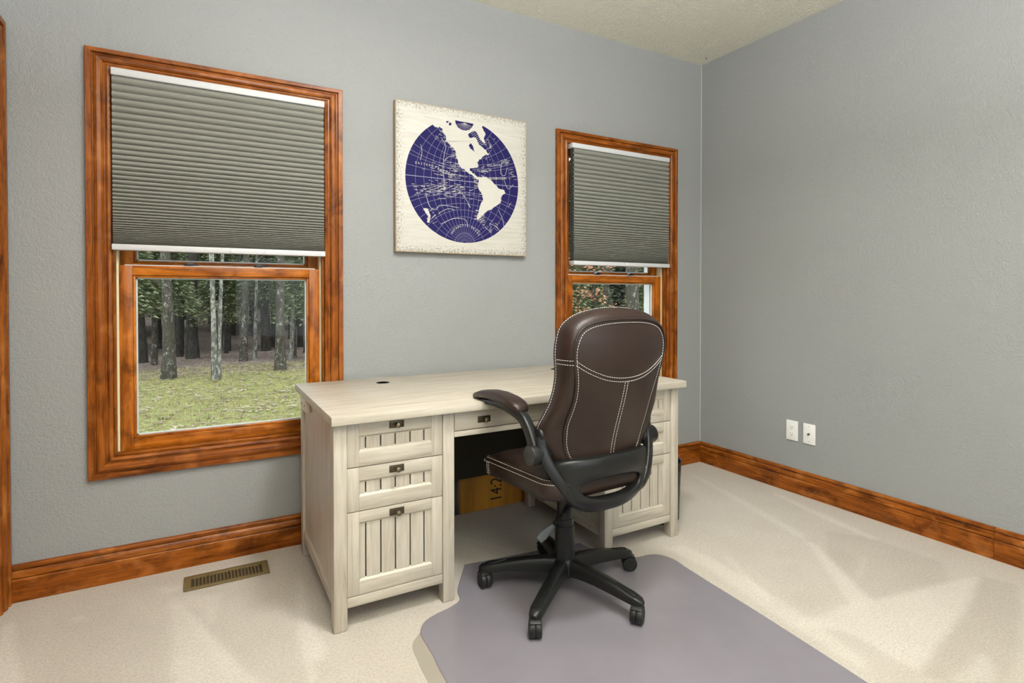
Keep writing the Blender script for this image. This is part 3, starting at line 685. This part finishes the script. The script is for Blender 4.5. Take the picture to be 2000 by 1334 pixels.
def outlet(yc, name, label, kind):
    o = thing(name, (0, yc, .302), label, 'wall plate', 'white wall plates')
    zc = .360
    part('cover_plate', MB().box(-.007, -.0003, yc - .036, yc + .036, zc - .058, zc + .058), M['outlet'], o, bevel=.002)
    F = lambda y, z, hy, hz, d=.0006, m='slot', nm='slot': part(nm, MB().box(-.007 - d, -.0068, yc + y - hy, yc + y + hy, zc + z - hz, zc + z + hz), M[m], o, smooth=0)
    if kind == 'duplex':
        for dz in (.020, -.020):
            part('receptacle', MB().lathe([(.0165, 0), (.0165, .001), (.015, .0016)], (-.007, yc, zc + dz), (-1, 0, 0), 20), M['outlet'], o)
            F(-.0065, dz + .004, .0012, .004, .0022); F(.0065, dz + .004, .0012, .0035, .0022)
            part('ground_slot', MB().lathe([(.0026, 0), (.0026, .0022)], (-.007, yc, zc + dz - .007), (-1, 0, 0), 12), M['slot'], o)
        part('screw', MB().lathe([(.003, 0), (.003, .0008)], (-.007, yc, zc), (-1, 0, 0), 12), M['vinyl'], o)
    else:
        part('jack', MB().lathe([(.006, 0), (.006, .002), (.0048, .002), (.0048, .010), (.002, .010), (.002, .004)], (-.007, yc, zc), (-1, 0, 0), 16), M['knob'], o)
        for dz in (.042, -.042): part('screw', MB().lathe([(.0035, 0), (.0035, .0008)], (-.007, yc, zc + dz), (-1, 0, 0), 12), M['white_rail'], o)
outlet(-.6935, 'power_outlet', 'white duplex power outlet on the grey wall, nearer the corner', 'duplex')
outlet(-.7990, 'cable_jack_plate', 'white plate with one small round cable jack beside the outlet', 'jack')

# ------------------------------------------------------------------ added unseen ceiling lamp, stands in for flash bounced off the ceiling
def added_ceiling_lamp():
    c = (-2.15, -1.70)
    o = thing('added_ceiling_lamp', (c[0], c[1], ROOM_H), 'added round white ceiling lamp with a frosted bowl, standing in for bounced flash', 'ceiling lamp')
    n = N('frosted_glass_lit'); n.col((.9, .88, .84)).rough(.5); n.b.inputs['Emission Color'].default_value = (1, .93, .82, 1); n.b.inputs['Emission Strength'].default_value = 3.0
    part('ceiling_plate', MB().lathe([(.001, 0), (.17, 0), (.17, -.03), (.16, -.035), (.001, -.035)], (c[0], c[1], ROOM_H - .0005), (0, 0, 1), 32, False), M['white_rail'], o, merge=True)
    part('frosted_bowl', MB().lathe([(.21, -.036), (.215, -.045), (.19, -.085), (.13, -.115), (.06, -.128), (.001, -.13)], (c[0], c[1], ROOM_H), (0, 0, 1), 32, False), n.m, o, merge=True)
    l = bpy.data.lights.new('added_ceiling_lamp_light', 'AREA'); l.shape = 'DISK'; l.size = .34; l.energy = 41; l.color = (1, .99, .975)
    lo = bpy.data.objects.new('added_ceiling_lamp_light', l); COL.objects.link(lo); lo.parent = o; lo.location = (0, 0, -.14)
added_ceiling_lamp()
def torchiere():  # unseen uplight added behind the camera to brighten the ceiling
    c = (-2.55, -3.25); o = thing('added_torchiere', (c[0], c[1], 0), 'added tall black torchiere floor lamp throwing fill light onto the ceiling', 'floor lamp')
    part('base', MB().lathe([(.001, 0), (.14, 0), (.14, .012), (.10, .022), (.02, .03), (.001, .03)], (c[0], c[1], .0005), (0, 0, 1), 32, False), M['black_metal'], o, merge=True)
    part('pole', MB().tube([(c[0], c[1], .02), (c[0], c[1], 1.70)], .012, 12), M['black_metal'], o)
    part('lamp_shade', MB().lathe([(.03, 1.69), (.10, 1.73), (.17, 1.80), (.172, 1.80), (.10, 1.722), (.03, 1.682)], (c[0], c[1], 0), (0, 0, 1), 32, False), M['black_metal'], o, merge=True)
    l = area_light('added_torchiere_light', (0, 0, 1.79), (R(180), 0, 0), .30, .30, 320, (1, .99, .975), 'DISK'); l.parent = o
torchiere()

# ------------------------------------------------------------------ office chair (x right, y forward, z up)
def stitches(paths, name, parent, ln=.0062, gap=.0034, r=.00085):
    mb = MB()
    for P in paths:
        P = [Vector(p) for p in P]; acc = [0]
        for a, b in zip(P, P[1:]): acc.append(acc[-1] + (b - a).length)
        def at(s):
            s = min(max(s, 0), acc[-1]); i = max(0, min(len(P) - 2, int(np.searchsorted(acc, s)) - 1)); L = acc[i + 1] - acc[i]
            return P[i].lerp(P[i + 1], (s - acc[i]) / L if L else 0)
        s = 0
        while s < acc[-1] - ln * .5:
            mb.tube([at(s), at(s + ln)], r, 4); s += ln + gap
    return tag(part(name, mb, M['thread'], parent, local=True, smooth=0), kind='stuff')
def office_chair():
    o = thing('office_chair', (-1.80, -.955, .0048), 'dark brown leather office chair with white stitching and black flip-up arms', 'office chair')
    o.rotation_euler = (0, 0, R(3.0))
    PL = M['plastic']
    pl = lambda nm, mb, m=PL, par=o, **k: part(nm, mb, m, par, local=True, **k)
    # five-star base
    pl('base_hub', MB().lathe([(.03, .062), (.045, .068), (.050, .085), (.047, .118), (.040, .132), (.02, .134)], n=32))
    for k in range(5):
        a = R(1 - 3 + 72 * k); d = Vector((math.cos(a), math.sin(a), 0)); s = Vector((-math.sin(a), math.cos(a), 0)); U = Vector((0, 0, 1))
        rings = []
        for r, zt, zb_, wt, wb in ((.025, .131, .072, .044, .054), (.08, .130, .078, .040, .050), (.15, .122, .078, .040, .049), (.22, .109, .072, .041, .049), (.275, .097, .066, .042, .048), (.310, .090, .062, .041, .046), (.328, .085, .061, .034, .038), (.338, .078, .063, .018, .022)):
            h = zt - zb_
            rings.append([d * r + s * x + U * z for x, z in ((-wb / 2, zb_), (wb / 2, zb_), (wb / 2, zb_ + h * .55), (wt / 2, zt - h * .12), (wt / 2 - .006, zt), (0, zt + .001), (-wt / 2 + .006, zt), (-wt / 2, zt - h * .12), (-wb / 2, zb_ + h * .55))])
        mb = MB().loft(rings)
        tear = [(.232, 0), (.262, .0065), (.293, .0105), (.308, .008), (.313, 0), (.308, -.008), (.293, -.0105), (.262, -.0065)]
        zt_ = lambda r: np.interp(r, [.22, .275, .310, .328], [.110, .098, .091, .086])
        mb.tube([d * r + s * x + U * (zt_(r) + .0012) for r, x in catmull(tear, 4, True)], .0016, 6, True)
        pl('base_arm', mb, smooth=40)
        # caster: twin wheels under a hood
        rot = R((58, 20, -8, -31, -58)[k]); w = Vector((math.cos(rot), math.sin(rot), 0)); f = Vector((-math.sin(rot), math.cos(rot), 0))
        c0 = d * .318; cc = c0 - f * .010 + U * .0300
        hood = MB().lathe([(.0075, 0), (.0075, .034)], c0 + U * .036, n=12)
        arc = [cc + f * (.0335 * math.cos(t)) + U * (.0335 * math.sin(t)) for t in np.linspace(R(20), R(130), 10)]
        hood.bar(arc, .040, .004, w)
        ca = pl('caster', hood, M['plastic_soft'], smooth=40)
        for sg in (-1, 1):
            cw = cc + w * sg * .0008
            pl('wheel', MB().lathe([(.010, 0), (.0290, .0), (.030, .002), (.030, .017), (.0275, .0205), (.021, .0215), (.0195, .0195), (.004, .0195), (.001, .0195)], cw, w * sg, 24), M['plastic_soft'], ca, smooth=40)
    pl('column_sleeve', MB().lathe([(.040, .125), (.0385, .20), (.0375, .258), (.036, .260)], n=32))
    pl('column_sleeve', MB().lathe([(.0345, .258), (.0345, .285), (.033, .287)], n=32))
    pl('gas_column', MB().lathe([(.0315, .285), (.0310, .355), (.028, .37), (.028, .43)], n=32))
    pl('seat_mechanism', MB().loft([[(-.075, -.13, .425), (.075, -.13, .425), (.075, -.13, .452), (-.075, -.13, .452)], [(-.075, -.03, .385), (.075, -.03, .385), (.075, -.03, .452), (-.075, -.03, .452)], [(-.075, .08, .39), (.075, .08, .39), (.075, .08, .452), (-.075, .08, .452)], [(-.06, .15, .43), (.06, .15, .43), (.06, .15, .452), (-.06, .15, .452)]]), bevel=.006)
    pl('mounting_bar', MB().box(-.21, .21, -.15, -.10, .435, .456), bevel=.006); pl('mounting_bar', MB().box(-.21, .21, .08, .13, .435, .456), bevel=.006)
    # tilt lever: bellows and paddle, chrome pin
    p0, p1 = Vector((.0, -.045, .348)), Vector((-.088, -.040, .286)); d = (p1 - p0).normalized(); L = (p1 - p0).length; prof = []
    for i in range(12): prof += [(.0055, L * i / 12), (.0095, L * (i + .5) / 12)]
    lv = pl('tilt_lever', MB().lathe(prof + [(.0055, L)], p0, d, 14), M['plastic_soft'], smooth=0)
    pl('lever_bracket', MB().tube([(.016, -.045, .40), (.014, -.047, .362), (.008, -.046, .348)], .014, 12), PL)
    pl('chrome_pin', MB().lathe([(.0065, 0), (.0065, .004), (.004, .006), (.0005, .0065)], (.018, -.058, .352), (0, -1, 0), 14), M['white_rail'])
    pp = [p1 - d * .004, p1 + d * .02, p1 + d * .05, p1 + d * .075]
    pl('paddle', MB().bar(pp, [.016, .026, .034, .026], [.012, .009, .008, .005], (.5, -.45, -.75)), M['lever'], lv, smooth=50)
    # seat cushion
    HW, HY, RC = .250, .252, .075
    def rr(inset, n=10):
        hw, hy, rc = HW - inset, HY - inset, max(.012, RC - inset * .6); pts = []
        for cx, cy, a0 in ((hw - rc, hy - rc, 0), (-hw + rc, hy - rc, 90), (-hw + rc, -hy + rc, 180), (hw - rc, -hy + rc, 270)):
            for t in range(n + 1): a = R(a0 + 90 * t / n); pts.append((cx + rc * math.cos(a), cy + rc * math.sin(a)))
        return pts
    def ring(inset, z):
        out = []
        for x, y in rr(inset):
            zz = z + .012 * (1 - min(1, (HY - y) / .09)) * -1.0 * (1 if y > HY - .09 else 0) - .035 * y
            out.append((x, y, zz))
        return out
    rings = [ring(.06, .446), ring(.022, .447), ring(.006, .455), ring(-.002, .474), ring(-.001, .497), ring(.006, .514), ring(.018, .523), ring(.032, .5245), ring(.06, .534), ring(.11, .540), ring(.17, .538), ring(.23, .536)]
    seat = pl('seat', MB().loft(rings), M['leather'], smooth=60)
    top1, top2 = ring(.0105, .5195), ring(.0, .5085)
    fc = []
    for dx in (.0, .012):
        fc.append([(-HW + .004 + (.5246 - 0) * 0 - .0055 * 0, .155 + dx, z) for z in (.0,)] * 0 + [(-HW - .0028, .150 + dx + .008 * math.sin((z - .46) * 40), z - .035 * .15) for z in np.linspace(.462, .512, 8)])
    stitches([top1 + [top1[0]], top2 + [top2[0]]] + fc, 'stitching', seat)
    # ---- backrest
    prof_c = np.polyfit([.54, .565, .591, .684, .762, .82, .873, .94, 1.0, 1.06, 1.106], [-.262, -.263, -.266, -.283, -.311, -.330, -.342, -.347, -.347, -.343, -.332], 5)
    yp = lambda z: float(np.polyval(prof_c, z)); kk = lambda z: float(np.interp(z, [.55, .75, 1.0], [.062, .055, .030]))
    PANEL = [(0, 1.070), (.08, 1.067), (.145, 1.056), (.183, 1.036), (.202, 1.00), (.206, .96), (.199, .92), (.189, .87), (.183, .82), (.184, .77), (.189, .72), (.186, .68), (.176, .63), (.152, .59), (.09, .565), (0, .560)]
    OUTER = [(0, 1.107), (.09, 1.100), (.160, 1.080), (.206, 1.046), (.223, 1.00), (.226, .95), (.220, .90), (.219, .85), (.228, .79), (.243, .74), (.250, .70), (.246, .65), (.226, .60), (.186, .563), (.10, .546), (0, .542)]
    full = lambda L: L + [(-x, z) for x, z in reversed(L[1:-1])]
    pa = catmull(full(PANEL), 5, True); ou = catmull(full(OUTER), 5, True)
    surf = lambda x, z: yp(z) + kk(z) * (abs(x) / .2) ** 2
    rings = []
    for f in np.linspace(0, 1, 12):
        rings.append([(x * f, surf(x * f, (1 - f) * min(max(z, .66), .98) + f * z), (1 - f) * min(max(z, .66), .98) + f * z) for x, z in pa])
    edge = [(x, surf(x, z), z) for x, z in pa]
    pl('back_panel', MB().loft(rings, True, False, False), M['leather'], smooth=60, merge=True)
    # cushion: side band and front
    def lerp(a, b, t): return a + (b - a) * t
    cr = [[(x, surf(x, z) + .001, z) for x, z in pa]]
    for t, dy in ((.30, .002), (.65, .014), (.92, .034), (1.0, .055), (.99, .072), (.95, .084)):
        cr.append([(lerp(p[0], q[0], t), surf(p[0], p[1]) + .001 + dy, lerp(p[1], q[1], t)) for p, q in zip(pa, ou)])
    for f in (.9, .75, .55, .3, 0):
        cr.append([(x * f, yp(z) + lerp(.115, .09 + kk(z), f ** 2) + .006 * f, lerp(min(max(z, .66), .98), z, f)) for x, z in ou])
    cu = pl('back_cushion', MB().loft(cr, True, False, False), M['leather'], smooth=60, merge=True)
    pl('piping', MB().tube([(x * 1.004, surf(x, z) - .0015, z) for x, z in pa], .0036, 8, True), M['piping'])
    E = .0016
    onp = lambda x, z, e=E: (x, surf(x, z) - e, z)
    U0 = [(-.196, .936), (-.150, .908), (-.08, .881), (0, .872), (.08, .881), (.150, .908), (.196, .936)]
    Uc = [tuple(q) for q in catmull(U0, 8)]
    paths = [[onp(x, z) for x, z in Uc], [onp(x, z - .013) for x, z in Uc]]
    for x in (-.0065, .0065): paths.append([onp(x, z) for z in np.linspace(.857, .56, 30)])
    inner_line = [onp(x * .955, .66 + (z - .66) * .972 if z > .66 else z) for x, z in pa]; paths.append(inner_line + inner_line[:1])
    paths.append([(x * .998, y, z) for x, y, z in [(c[0], c[1] - .001, c[2]) for c in cr[1]]][:0] or [onp(0, .7), onp(0, .7001)])
    fr = [(x * 1.006, y, z + (.002 if z > .9 else 0)) for x, y, z in cr[5]]; paths.append(fr + fr[:1])
    band = lambda zz, sg: [(sg * (abs(lerp(p[0], q[0], t)) + .0012), surf(p[0], p[1]) + dy, zz) for t, dy in ((.08, -.0005), (.30, .0015), (.65, .013), (.92, .033), (1.0, .055), (.99, .072)) for p, q in [min(((a, b) for a, b in zip(pa, ou) if a[0] > .1), key=lambda ab: abs(lerp(ab[0][1], ab[1][1], t) - zz))]]
    for sg in (-1, 1):
        for zz in (.938, .924): paths.append(band(zz, sg))
    stitches(paths, 'stitching', o)
    # ---- lower frame: plate with an oval hole, side bars, hubs
    OUTP = [(0, .398), (.06, .400), (.11, .411), (.158, .438), (.192, .487), (.208, .535), (.206, .580), (.165, .594), (.10, .596), (0, .600)]
    HOLE = [(0, .452), (.05, .453), (.088, .459), (.120, .471), (.136, .490), (.132, .505), (.112, .515), (.08, .521), (.04, .524), (0, .525)]
    po, ph = catmull(full(OUTP), 5, True), catmull(full(HOLE), 5, True)
    fy = lambda x, z: -.288 + .060 * (abs(x) / .21) ** 2.6 + max(0, .455 - z) * .55
    rg = []
    for t, dy in ((0, .034), (0, .008), (.03, .003), (.10, 0), (.35, -.003), (.65, -.003), (.90, .001), (.97, .004), (1, .009), (1, .040)):
        rg.append([(lerp(a[0], b[0], t), fy(lerp(a[0], b[0], t), lerp(a[1], b[1], t)) + dy, lerp(a[1], b[1], t)) for a, b in zip(po, ph)])
    rg.append(rg[0])
    mb = MB().loft(rg, True, False, False)
    for sg in (-1, 1):
        path = catmull([(sg * .120, -.250, .436), (sg * .160, -.250, .462), (sg * .200, -.236, .518), (sg * .232, -.212, .580), (sg * .246, -.192, .632), (sg * .244, -.186, .672)], 5)
        nb_ = len(path); mb.bar(path, list(np.interp(np.linspace(0, 1, nb_), [0, .3, 1], [.010, .036, .036])), list(np.interp(np.linspace(0, 1, nb_), [0, .3, 1], [.012, .032, .030])), (1, .3, -.5) if sg > 0 else (1, -.3, .5))
        mb.lathe([(.001, -.013), (.019, -.013), (.021, -.010), (.021, .010), (.019, .013), (.001, .013)], (sg * .243, -.184, .680), (1, 0, 0), 20)
    pl('back_frame', mb, smooth=50, merge=True)
    for sg in (-1, 1):
        h = (sg * .225, -.177, .612); A = (sg, 0, 0)
        hub = pl('arm_hub', MB().lathe([(.028, -.01), (.032, 0), (.034, .006), (.035, .058), (.0335, .063), (.030, .063)], h, A, 32), PL)
        pl('hub_cap', MB().lathe([(.0005, .0640), (.0290, .0640), (.031, .0630), (.031, .060)], h, A, 32), M['hub_face'], hub)
        x = sg * .260
        pth = catmull([(x, -.177, .612), (x, -.160, .650), (x, -.132, .694), (x * 1.0, -.090, .728), (x * 1.0, -.030, .742), (x, .06, .747), (x, .15, .742), (x, .222, .728)], 5)
        n_ = len(pth); hs = list(np.interp(np.linspace(0, 1, n_), [0, .3, .5, .7, 1], [.044, .040, .038, .026, .018])); ws = list(np.interp(np.linspace(0, 1, n_), [0, .4, .6, .9, 1], [.034, .036, .048, .056, .036]))
        arm = pl('armrest', MB().bar(pth, ws, hs, (1, 0, 0)), PL, smooth=50)
        rg = []
        for y, zb_, zt_, hw in ((-.100, .744, .750, .010), (-.094, .738, .764, .026), (-.075, .741, .776, .034), (-.03, .748, .787, .038), (.04, .754, .793, .039), (.11, .755, .791, .038), (.17, .750, .782, .036), (.215, .742, .768, .030), (.232, .740, .755, .016), (.237, .744, .750, .006)):
            zc, hh = (zb_ + zt_) / 2, (zt_ - zb_) / 2
            rg.append([(x + hw * math.copysign(abs(math.cos(t)) ** .7, math.cos(t)), y, zc + hh * math.copysign(abs(math.sin(t)) ** .7, math.sin(t))) for t in np.linspace(0, 2 * math.pi, 21)[:-1]])
        pl('arm_pad', MB().loft(rg), M['leather'], arm, smooth=60)
office_chair()

# ------------------------------------------------------------------ outdoors
GZ = -.55
def gh(x, y):
    return GZ + .03 * math.sin(x * .9) * math.cos(y * .7) + (max(0, y - 17) * .11 if y > 17 else 0) + (max(0, x - 12) * .10 if x > 12 else 0)
def ground():
    xs = np.concatenate([np.linspace(-60, -10, 16), np.linspace(-9.5, 9.5, 60), np.linspace(10, 70, 22)]); ys = np.concatenate([np.linspace(.19, 18, 70), np.linspace(19, 90, 30)])
    mb = MB(); nx = len(xs)
    mb.v = [(x, y, gh(x, y)) for y in ys for x in xs]
    mb.f = [(j * nx + i, j * nx + i + 1, (j + 1) * nx + i + 1, (j + 1) * nx + i) for j in range(len(ys) - 1) for i in range(nx - 1)]
    tag(part('ground', mb, M['ground'], smooth=60), kind='structure')
ground()
def scatter(name, n, xr, yr, mat, label, cat, blade):
    V = []; F = []
    for _ in range(n):
        x = random.uniform(*xr); y = yr[0] + (yr[1] - yr[0]) * random.random() ** 1.2; z = gh(x, y); a = random.uniform(0, 6.28); i = len(V)
        if blade:
            h = random.uniform(.03, .065); c, s = math.cos(a) * .006, math.sin(a) * .006; b = random.uniform(0, 6.28); l = random.uniform(0, .03)
            V += [(x - c, y - s, z - .01), (x + c, y + s, z - .01), (x + l * math.cos(b), y + l * math.sin(b), z + h)]; F.append((i, i + 1, i + 2))
        else:
            r = random.uniform(.025, .06); t = random.uniform(-.5, .5)
            q = [(math.cos(a + k * 1.57) * r * (1 if k % 2 else .55), math.sin(a + k * 1.57) * r * (1 if k % 2 else .55)) for k in range(4)]
            V += [(x + u, y + v, z + .012 + abs(t * u) + random.uniform(0, .012)) for u, v in q]; F.append((i, i + 1, i + 2, i + 3))
    mb = MB(); mb.v = V; mb.f = F
    tag(part(name, mb, mat, smooth=0), label, cat, kind='stuff')
scatter('lawn_grass', 60000, (-7, 4), (3.5, 12.2), M['grass'], 'short green lawn grass outside the window', 'grass', True)
scatter('fallen_leaves', 9000, (-8, 6), (3.5, 12.5), M['litter'], 'brown fallen leaves strewn on the lawn', 'leaves', False)
scatter('leaf_litter', 9000, (-9, 14), (10.3, 24), M['litter'], 'deep brown leaf litter on the woodland floor', 'leaf litter', False)
def tree(x, y, r, h, mat, label, lean=(0, 0), twin=False, group=None, nb=5, seed=0, flare=1.3, name='forest_tree'):
    rd = random.Random(seed); z = gh(x, y) - .05
    o = thing(name, (x, y, z), label, 'tree', group)
    def trunk(x0, r0, ln, ph):
        pts, rad = [], []
        for i in range(15):
            t = i / 14; pts.append((x0 + ln[0] * t * h + .06 * math.sin(t * 7 + ph) * min(1, r0 * 9), ln[1] * t * h + .05 * math.cos(t * 6 + ph), t * h))
            rad.append(r0 * ((1 - t * .62) + (flare - 1) * math.exp(-t * 26)) * rd.uniform(.94, 1.06))
        part('trunk', MB().tube(pts, rad, 10), mat, o, local=True, smooth=60); return pts
    pts = trunk(0, r, lean, seed)
    if twin: trunk(r * 1.9, r * .75, (lean[0] + .03, lean[1]), seed + 2)
    for _ in range(nb):
        i = rd.randrange(3, 13); p = Vector(pts[i]); a = rd.uniform(0, 6.28); L = rd.uniform(.5, 1.6); d = Vector((math.cos(a), math.sin(a), rd.uniform(.0, .6))) * L
        part('branch', MB().tube([p, p + d * .5 + Vector((0, 0, rd.uniform(-.1, .1))), p + d], [r * .18 + .006, r * .1 + .004, .003], 5), mat, o, local=True, smooth=60)
    return o
BL, BD, BP = M['bark_lichen'], M['bark_dark'], M['bark_pale']
tree(-3.64, 10.46, 0.108, 9, BL, 'thick lichen-spotted tree at the lawn edge, leftmost seen in the left window', seed=1, flare=1.5)
tree(-2.80, 10.00, 0.054, 9, BP, 'slim pale twin-stemmed tree at the lawn edge in the middle of the window view', twin=True, seed=2, flare=1.4)
tree(-1.45, 10.92, 0.101, 9, BL, 'stout leaning mottled tree at the lawn edge, right in the window view', (.035, 0), seed=3, flare=1.5)
tree(-3.16, 14.45, 0.144, 10, BD, 'thick dark trunk in the woods just left of the pale twin tree', seed=4)
tree(-2.03, 12.91, 0.086, 9, BL, 'mottled grey tree in the leaf litter right of the pale twin tree', seed=5)
tree(-1.79, 13.15, 0.047, 9, BP, 'slender whitish tree close beside a mottled grey tree', (.01, 0), seed=6, nb=3)
tree(-0.99, 12.71, 0.054, 9, BP, 'slim pale tree behind the stout leaning tree', (.025, 0), seed=7, nb=3)
tree(-4.39, 14.22, 0.122, 9, BD, 'dark trunk at the far left edge of the window view', seed=8)
tree(-1.30, 15.77, 0.122, 10, BD, 'dark straight trunk deep in the woods between pale trees', seed=9)
tree(-3.50, 15.21, 0.079, 9, BD, 'thin dark trunk behind the thick lichen-spotted tree', (-.01, 0), seed=10)
tree(-0.80, 13.14, 0.050, 9, BL, 'thin mottled trunk right of the slim pale tree', seed=11, nb=3)
tree(-0.24, 14.49, 0.101, 9, BD, 'dark trunk at the right edge of the left window view', seed=12)
tree(-4.03, 13.42, 0.065, 9, BL, 'thin mottled trunk between the far left dark trunk and the lichen-spotted tree', seed=13)
tree(-2.39, 15.52, 0.050, 8, BD, 'slim dark trunk half hidden behind the pale twin tree', seed=14, nb=3)
tree(6.35, 8.90, 0.083, 9, BL, 'lichen-flecked dark trunk seen through the right window left of the chair top', seed=15)
tree(4.15, 5.35, 0.144, 9, BL, 'broad rough-barked trunk seen through the window above the chair', seed=16)
tree(8.2, 12.2, 0.086, 9, BD, 'dark slanting trunk among the rusty leaves seen above the chair', (.03, 0), seed=17)
proto = tree(-5.5, 19, .11, 10, BD, 'slim dark trunk deep in the shaded woods', group='distant woodland trunks', seed=18, nb=2)
def copy_tree(o, loc, rz, sc):
    c = o.copy(); COL.objects.link(c); c.location = loc; c.rotation_euler = (0, 0, rz); c.scale = (sc, sc, 1)
    for ch in o.children:
        d = ch.copy(); COL.objects.link(d); d.parent = c
    return c
rd = random.Random(21)
for k in range(44):
    y = rd.uniform(15.2, 24)
    x = -3.0 + (y + 2.7) * rd.uniform(-.20, .30) if k < 34 else rd.uniform(9, 18)
    if k >= 34: y = (x + 3.0) * 1.0 * rd.uniform(.95, 1.35)
    copy_tree(proto, (x, y, gh(x, y) - .05), rd.uniform(0, 6.28), rd.uniform(.35, 1.2))
for x, y in ((.6, 12.6), (1.7, 13.8), (2.6, 12.4), (3.9, 14.1), (5.1, 12.9), (2.2, 17.5), (4.4, 18.2), (-5.6, 13.0), (-7.0, 14.2), (-8.4, 12.9), (-6.2, 17.0)):
    copy_tree(proto, (x, y, gh(x, y) - .05), rd.uniform(0, 6.28), rd.uniform(.7, 1.3))
# evergreens: whorls of drooping needle sprays
def evergreen_mesh(h, rad, n, leaf, seed):
    rd = random.Random(seed); V = []; F = []
    for _ in range(n):
        t = rd.random() ** .8; z = .24 * h + t * h * .76; R_ = rad * (1 - t * .8) * rd.random() ** .45; a = rd.uniform(0, 6.28)
        p = Vector((R_ * math.cos(a), R_ * math.sin(a), z - R_ * .18)); d = Vector((math.cos(a), math.sin(a), rd.uniform(-.5, .2))).normalized(); L = leaf * rd.uniform(.6, 1.4)
        w = Vector((-math.sin(a), math.cos(a), rd.uniform(-.8, .8))).normalized() * L * .28; i = len(V)
        V += [p - w, p + d * L * .6 - w * .4, p + d * L, p + w]; F.append((i, i + 1, i + 2, i + 3))
    mb = MB(); mb.v = V; mb.f = F; return mb
def evergreen(h, rad, n, leaf, seed, mat, name, label, group):
    o = thing(name, (0, 0, 0), label, 'tree', group)
    tag(part('foliage', evergreen_mesh(h, rad, n, leaf, seed), mat, o, local=True, smooth=0), kind='stuff')
    part('trunk', MB().tube([(0, 0, 0), (0, 0, h * .5), (0, 0, h * .95)], [.07, .05, .01], 7), M['bark_dark'], o, local=True, smooth=60); return o
sap = evergreen(3.6, .95, 8000, .11, 31, M['pine'], 'young_pine', 'young bushy green pine standing among the trunks', 'young pines in the woods')
spots = [(-2.55, 14.2), (-3.75, 13.0), (-1.45, 13.9), (-.55, 12.6), (-4.6, 12.2), (-2.75, 16.4), (-4.1, 16.2), (-1.6, 17.2), (-3.4, 18.0), (-.5, 16.4), (.4, 18.5), (-2.3, 19.0), (-4.9, 17.6), (6.6, 7.3), (8.6, 9.6), (7.6, 11.3), (9.8, 13.8), (10.6, 10.6), (9.0, 15.5), (6.0, 10.4), (1.4, 14.6), (3.3, 16.8), (5.2, 14.8), (-6.6, 15.2), (-8.6, 17.5), (6.6, 18.5)]
for i, (x, y) in enumerate(spots):
    c = sap if i == 0 else copy_tree(sap, (0, 0, 0), 0, 1)
    c.location = (x, y, gh(x, y) - .05 + (.35 + .25 * (i % 3) if i < 13 else -.2)); c.rotation_euler = (0, 0, i * 1.3); s = .8 + .05 * (i % 7); c.scale = (s, s, s)
far = evergreen(9.0, 1.75, 9000, .32, 33, M['pine_far'], 'evergreen_tree', 'tall dark evergreen at the back of the woods', 'tall evergreens closing the woods')
FAR = [(-8.6, 21), (-5.0, 20.5), (-1.6, 21), (1.8, 20.3), (5.0, 21.5), (-7.2, 25), (-3.4, 25), (.4, 25), (4.2, 25), (13.0, 13.2), (13.2, 17.2), (13.6, 21.0), (16.6, 15.5), (17.0, 19.5), (17.2, 23.5), (20.5, 18), (21, 22), (16.0, 11.5), (20, 14)]
for k, (x, y) in enumerate(FAR):
    c = far if k == 0 else copy_tree(far, (0, 0, 0), 0, 1)
    c.location = (x, y, gh(x, y) - 1.2); c.rotation_euler = (0, 0, rd.uniform(0, 6.28)); s = rd.uniform(.9, 1.05); c.scale = (s, s, s)
def beech():
    x, y = 5.0, 7.7; rd = random.Random(5); z = gh(x, y)
    o = thing('beech_sapling', (x, y, z), 'beech sapling with withered rusty leaves seen through the window above the chair', 'tree')
    mb = MB(); st = MB().tube([(0, 0, 0), (.05, 0, 1.2), (.0, .05, 3.2)], [.04, .03, .008], 7); V, F = [], []
    for b in range(26):
        h = rd.uniform(1.0, 3.0); a = rd.uniform(0, 6.28); L = rd.uniform(.4, 1.0); d = Vector((math.cos(a), math.sin(a), rd.uniform(-.1, .35)))
        p = Vector((0, 0, h)); st.tube([p, p + d * L * .5, p + d * L], [.009, .006, .003], 4)
        for _ in range(22):
            q = p + d * L * rd.uniform(.25, 1.05) + Vector((rd.gauss(0, .05), rd.gauss(0, .05), rd.gauss(0, .06))); u = Vector((rd.gauss(0, 1), rd.gauss(0, 1), rd.gauss(0, 1))).normalized() * .05; w = u.orthogonal().normalized() * .024; i = len(V)
            V += [q - u, q + w, q + u, q - w]; F.append((i, i + 1, i + 2, i + 3))
    lf = MB(); lf.v, lf.f = V, F
    part('stem', st, M['bark_dark'], o, local=True, smooth=60); tag(part('withered_leaf', lf, M['beech'], o, local=True, smooth=0), kind='stuff')
beech()

# small black hook in the ceiling by the far corner
hk = thing('ceiling_hook', (-0.073, -0.103, ROOM_H), 'tiny black hook in the ceiling beside the far corner', 'hook')
part('hook_plate', MB().lathe([(.0005, 0), (.0045, 0), (.0045, -.002), (.0005, -.002)], (-0.073, -0.103, ROOM_H), (0, 0, 1), 12, False), M['black_metal'], hk, merge=True)
part('hook_wire', MB().tube([(-0.073, -0.103, ROOM_H - .001), (-0.073, -0.103, ROOM_H - .010), (-0.073 + .004, -0.103, ROOM_H - .014), (-0.073 + .008, -0.103, ROOM_H - .010)], .0012, 6), M['black_metal'], hk)
